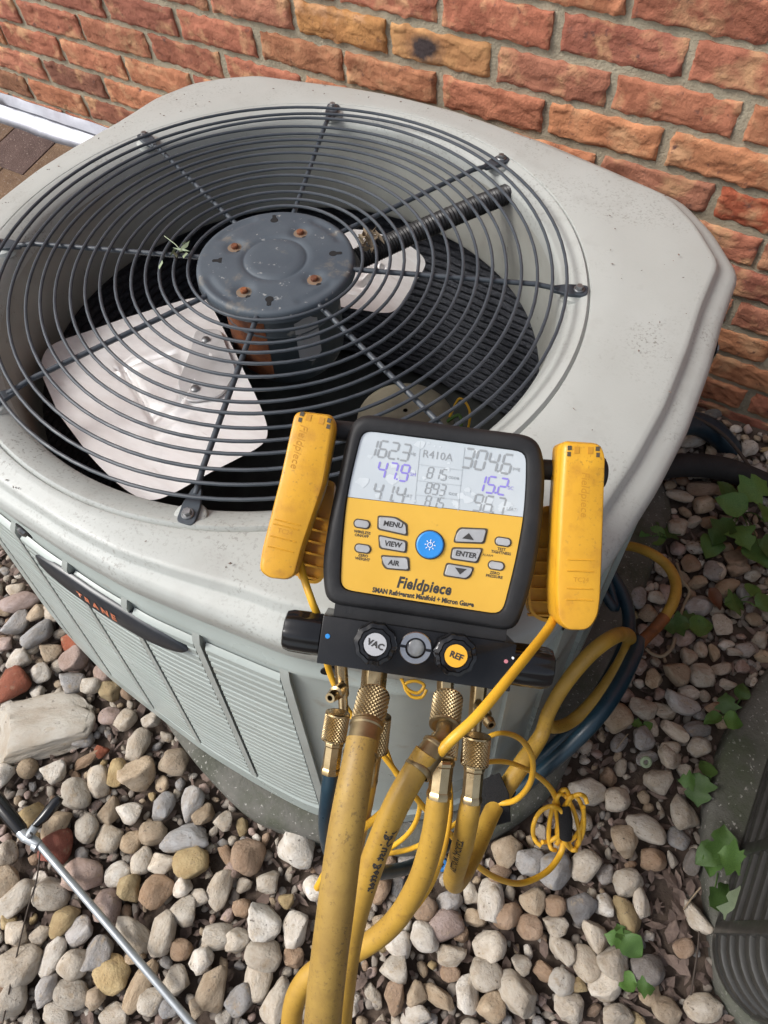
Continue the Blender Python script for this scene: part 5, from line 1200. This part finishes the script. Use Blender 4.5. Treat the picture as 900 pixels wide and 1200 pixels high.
pl.matrix_world = Matrix.Translation(c) @ Matrix.Rotation(R(62), 4, 'Z') @ Matrix.Rotation(R(-20), 4, 'Y') @ Matrix.Translation((-.03, 0, 0)) @ Matrix.Diagonal((.056, .050, .05, 1))
tag(pl, 'pale leaf underside leaning on the dark louvered unit', 'leaf')
dl_ = obj('fallen_leaf', LM_[1].copy()); dl_.data.materials[0] = M['dead_leaf']; c = gp(838, 700, .04)
dl_.matrix_world = Matrix.Translation(c) @ Matrix.Rotation(R(-65), 4, 'Z') @ Matrix.Rotation(R(15), 4, 'Y') @ Matrix.Translation((-.02, 0, 0)) @ Matrix.Diagonal((.046, .030, .05, 1))
tag(dl_, 'curled red brown dead leaf on the pebbles right of the scorched hose', 'leaf')
simple_tube('twig', [(793, 660, .04), (800, 680, .045), (808, 693, .04), (801, 710, .035), (795, 728, .03)], M['twig'], .0028, 'bent pale twig right of the scorched hose', 'twig', n=6)
simple_tube('twig', [(791, 748, .04), (787, 760, .04), (776, 769, .035), (764, 766, .03), (757, 760, .03)], M['twig'], .0034, 'curled pale twig loop just below the scorched hose end', 'twig', n=6)
simple_tube('twig', [(801, 1066, .03), (811, 1052, .035), (821, 1040, .04)], M['twig'], .0013, 'short white twig on the mulch left of the dark louvered unit', 'twig', n=6)
simple_tube('twig', [(806, 1190, .02), (812, 1150, .028), (818, 1110, .03), (820, 1080, .03)], M['dark_twig'], .0014, 'long thin dark twig lying on the mulch', 'twig', n=6)
simple_tube('twig', [(722, 878, .045), (731, 866, .05), (736, 860, .05)], M['twig'], .0011, 'short pale twig left of the mossy pad below the dark blue hose', 'twig', n=6)
gk = gp(518, 1013, .035)
tag(MB().lathe([(.0042, .003), (.0062, .0045), (.0098, .0035), (.0108, 0), (.0098, -.0035), (.0062, -.0045), (.0042, -.003), (.0042, .003)], 28, 0, Matrix.Translation(gk) @ Matrix.Rotation(R(35), 4, 'X')).build('gasket_ring', M['gasket']), 'blue rubber gasket ring lying beside the yellow hoses', 'gasket')
g2 = gp(757, 893, .035)
tag(MB().lathe([(.0040, .002), (.0060, .003), (.0090, .002), (.0098, 0), (.0085, -.003), (.0040, -.002), (.0040, .002)], 24, 0, Matrix.Translation(g2) @ Matrix.Rotation(R(25), 4, 'X')).build('gasket_ring', M['leaf_pale']), 'faded greenish gasket ring on the pebbles left of the mossy pad', 'gasket')

# crumbs of dirt on the cap
dm = MB()
for _ in range(120):
    t = random.uniform(0, 6.283); i = int(t / 6.2832 * NP) % NP; r = random.uniform(.41, max(.415, RO[i] - .03)); L = random.uniform(.0008, .0026)
    z = -.0085 if r < RO[i] - .045 else -.012 if r < RO[i] - .034 * KK[i] else -.022
    c = Vector((r * math.cos(t), r * math.sin(t), z)); a = random.uniform(0, 6.283); d = Vector((math.cos(a), math.sin(a), 0)) * L; e = Vector((-math.sin(a), math.cos(a), 0)) * L * random.uniform(.2, .6)
    dm.add([UX @ q for q in (c - d, c + e, c + d, c - e, c + Vector((0, 0, L * .4)))], [(0, 1, 4), (1, 2, 4), (2, 3, 4), (3, 0, 4)])
tag(dm.build('debris', M['litter'], recalc=False), 'crumbs of dirt scattered over the top of the condenser', 'debris', kind='stuff')
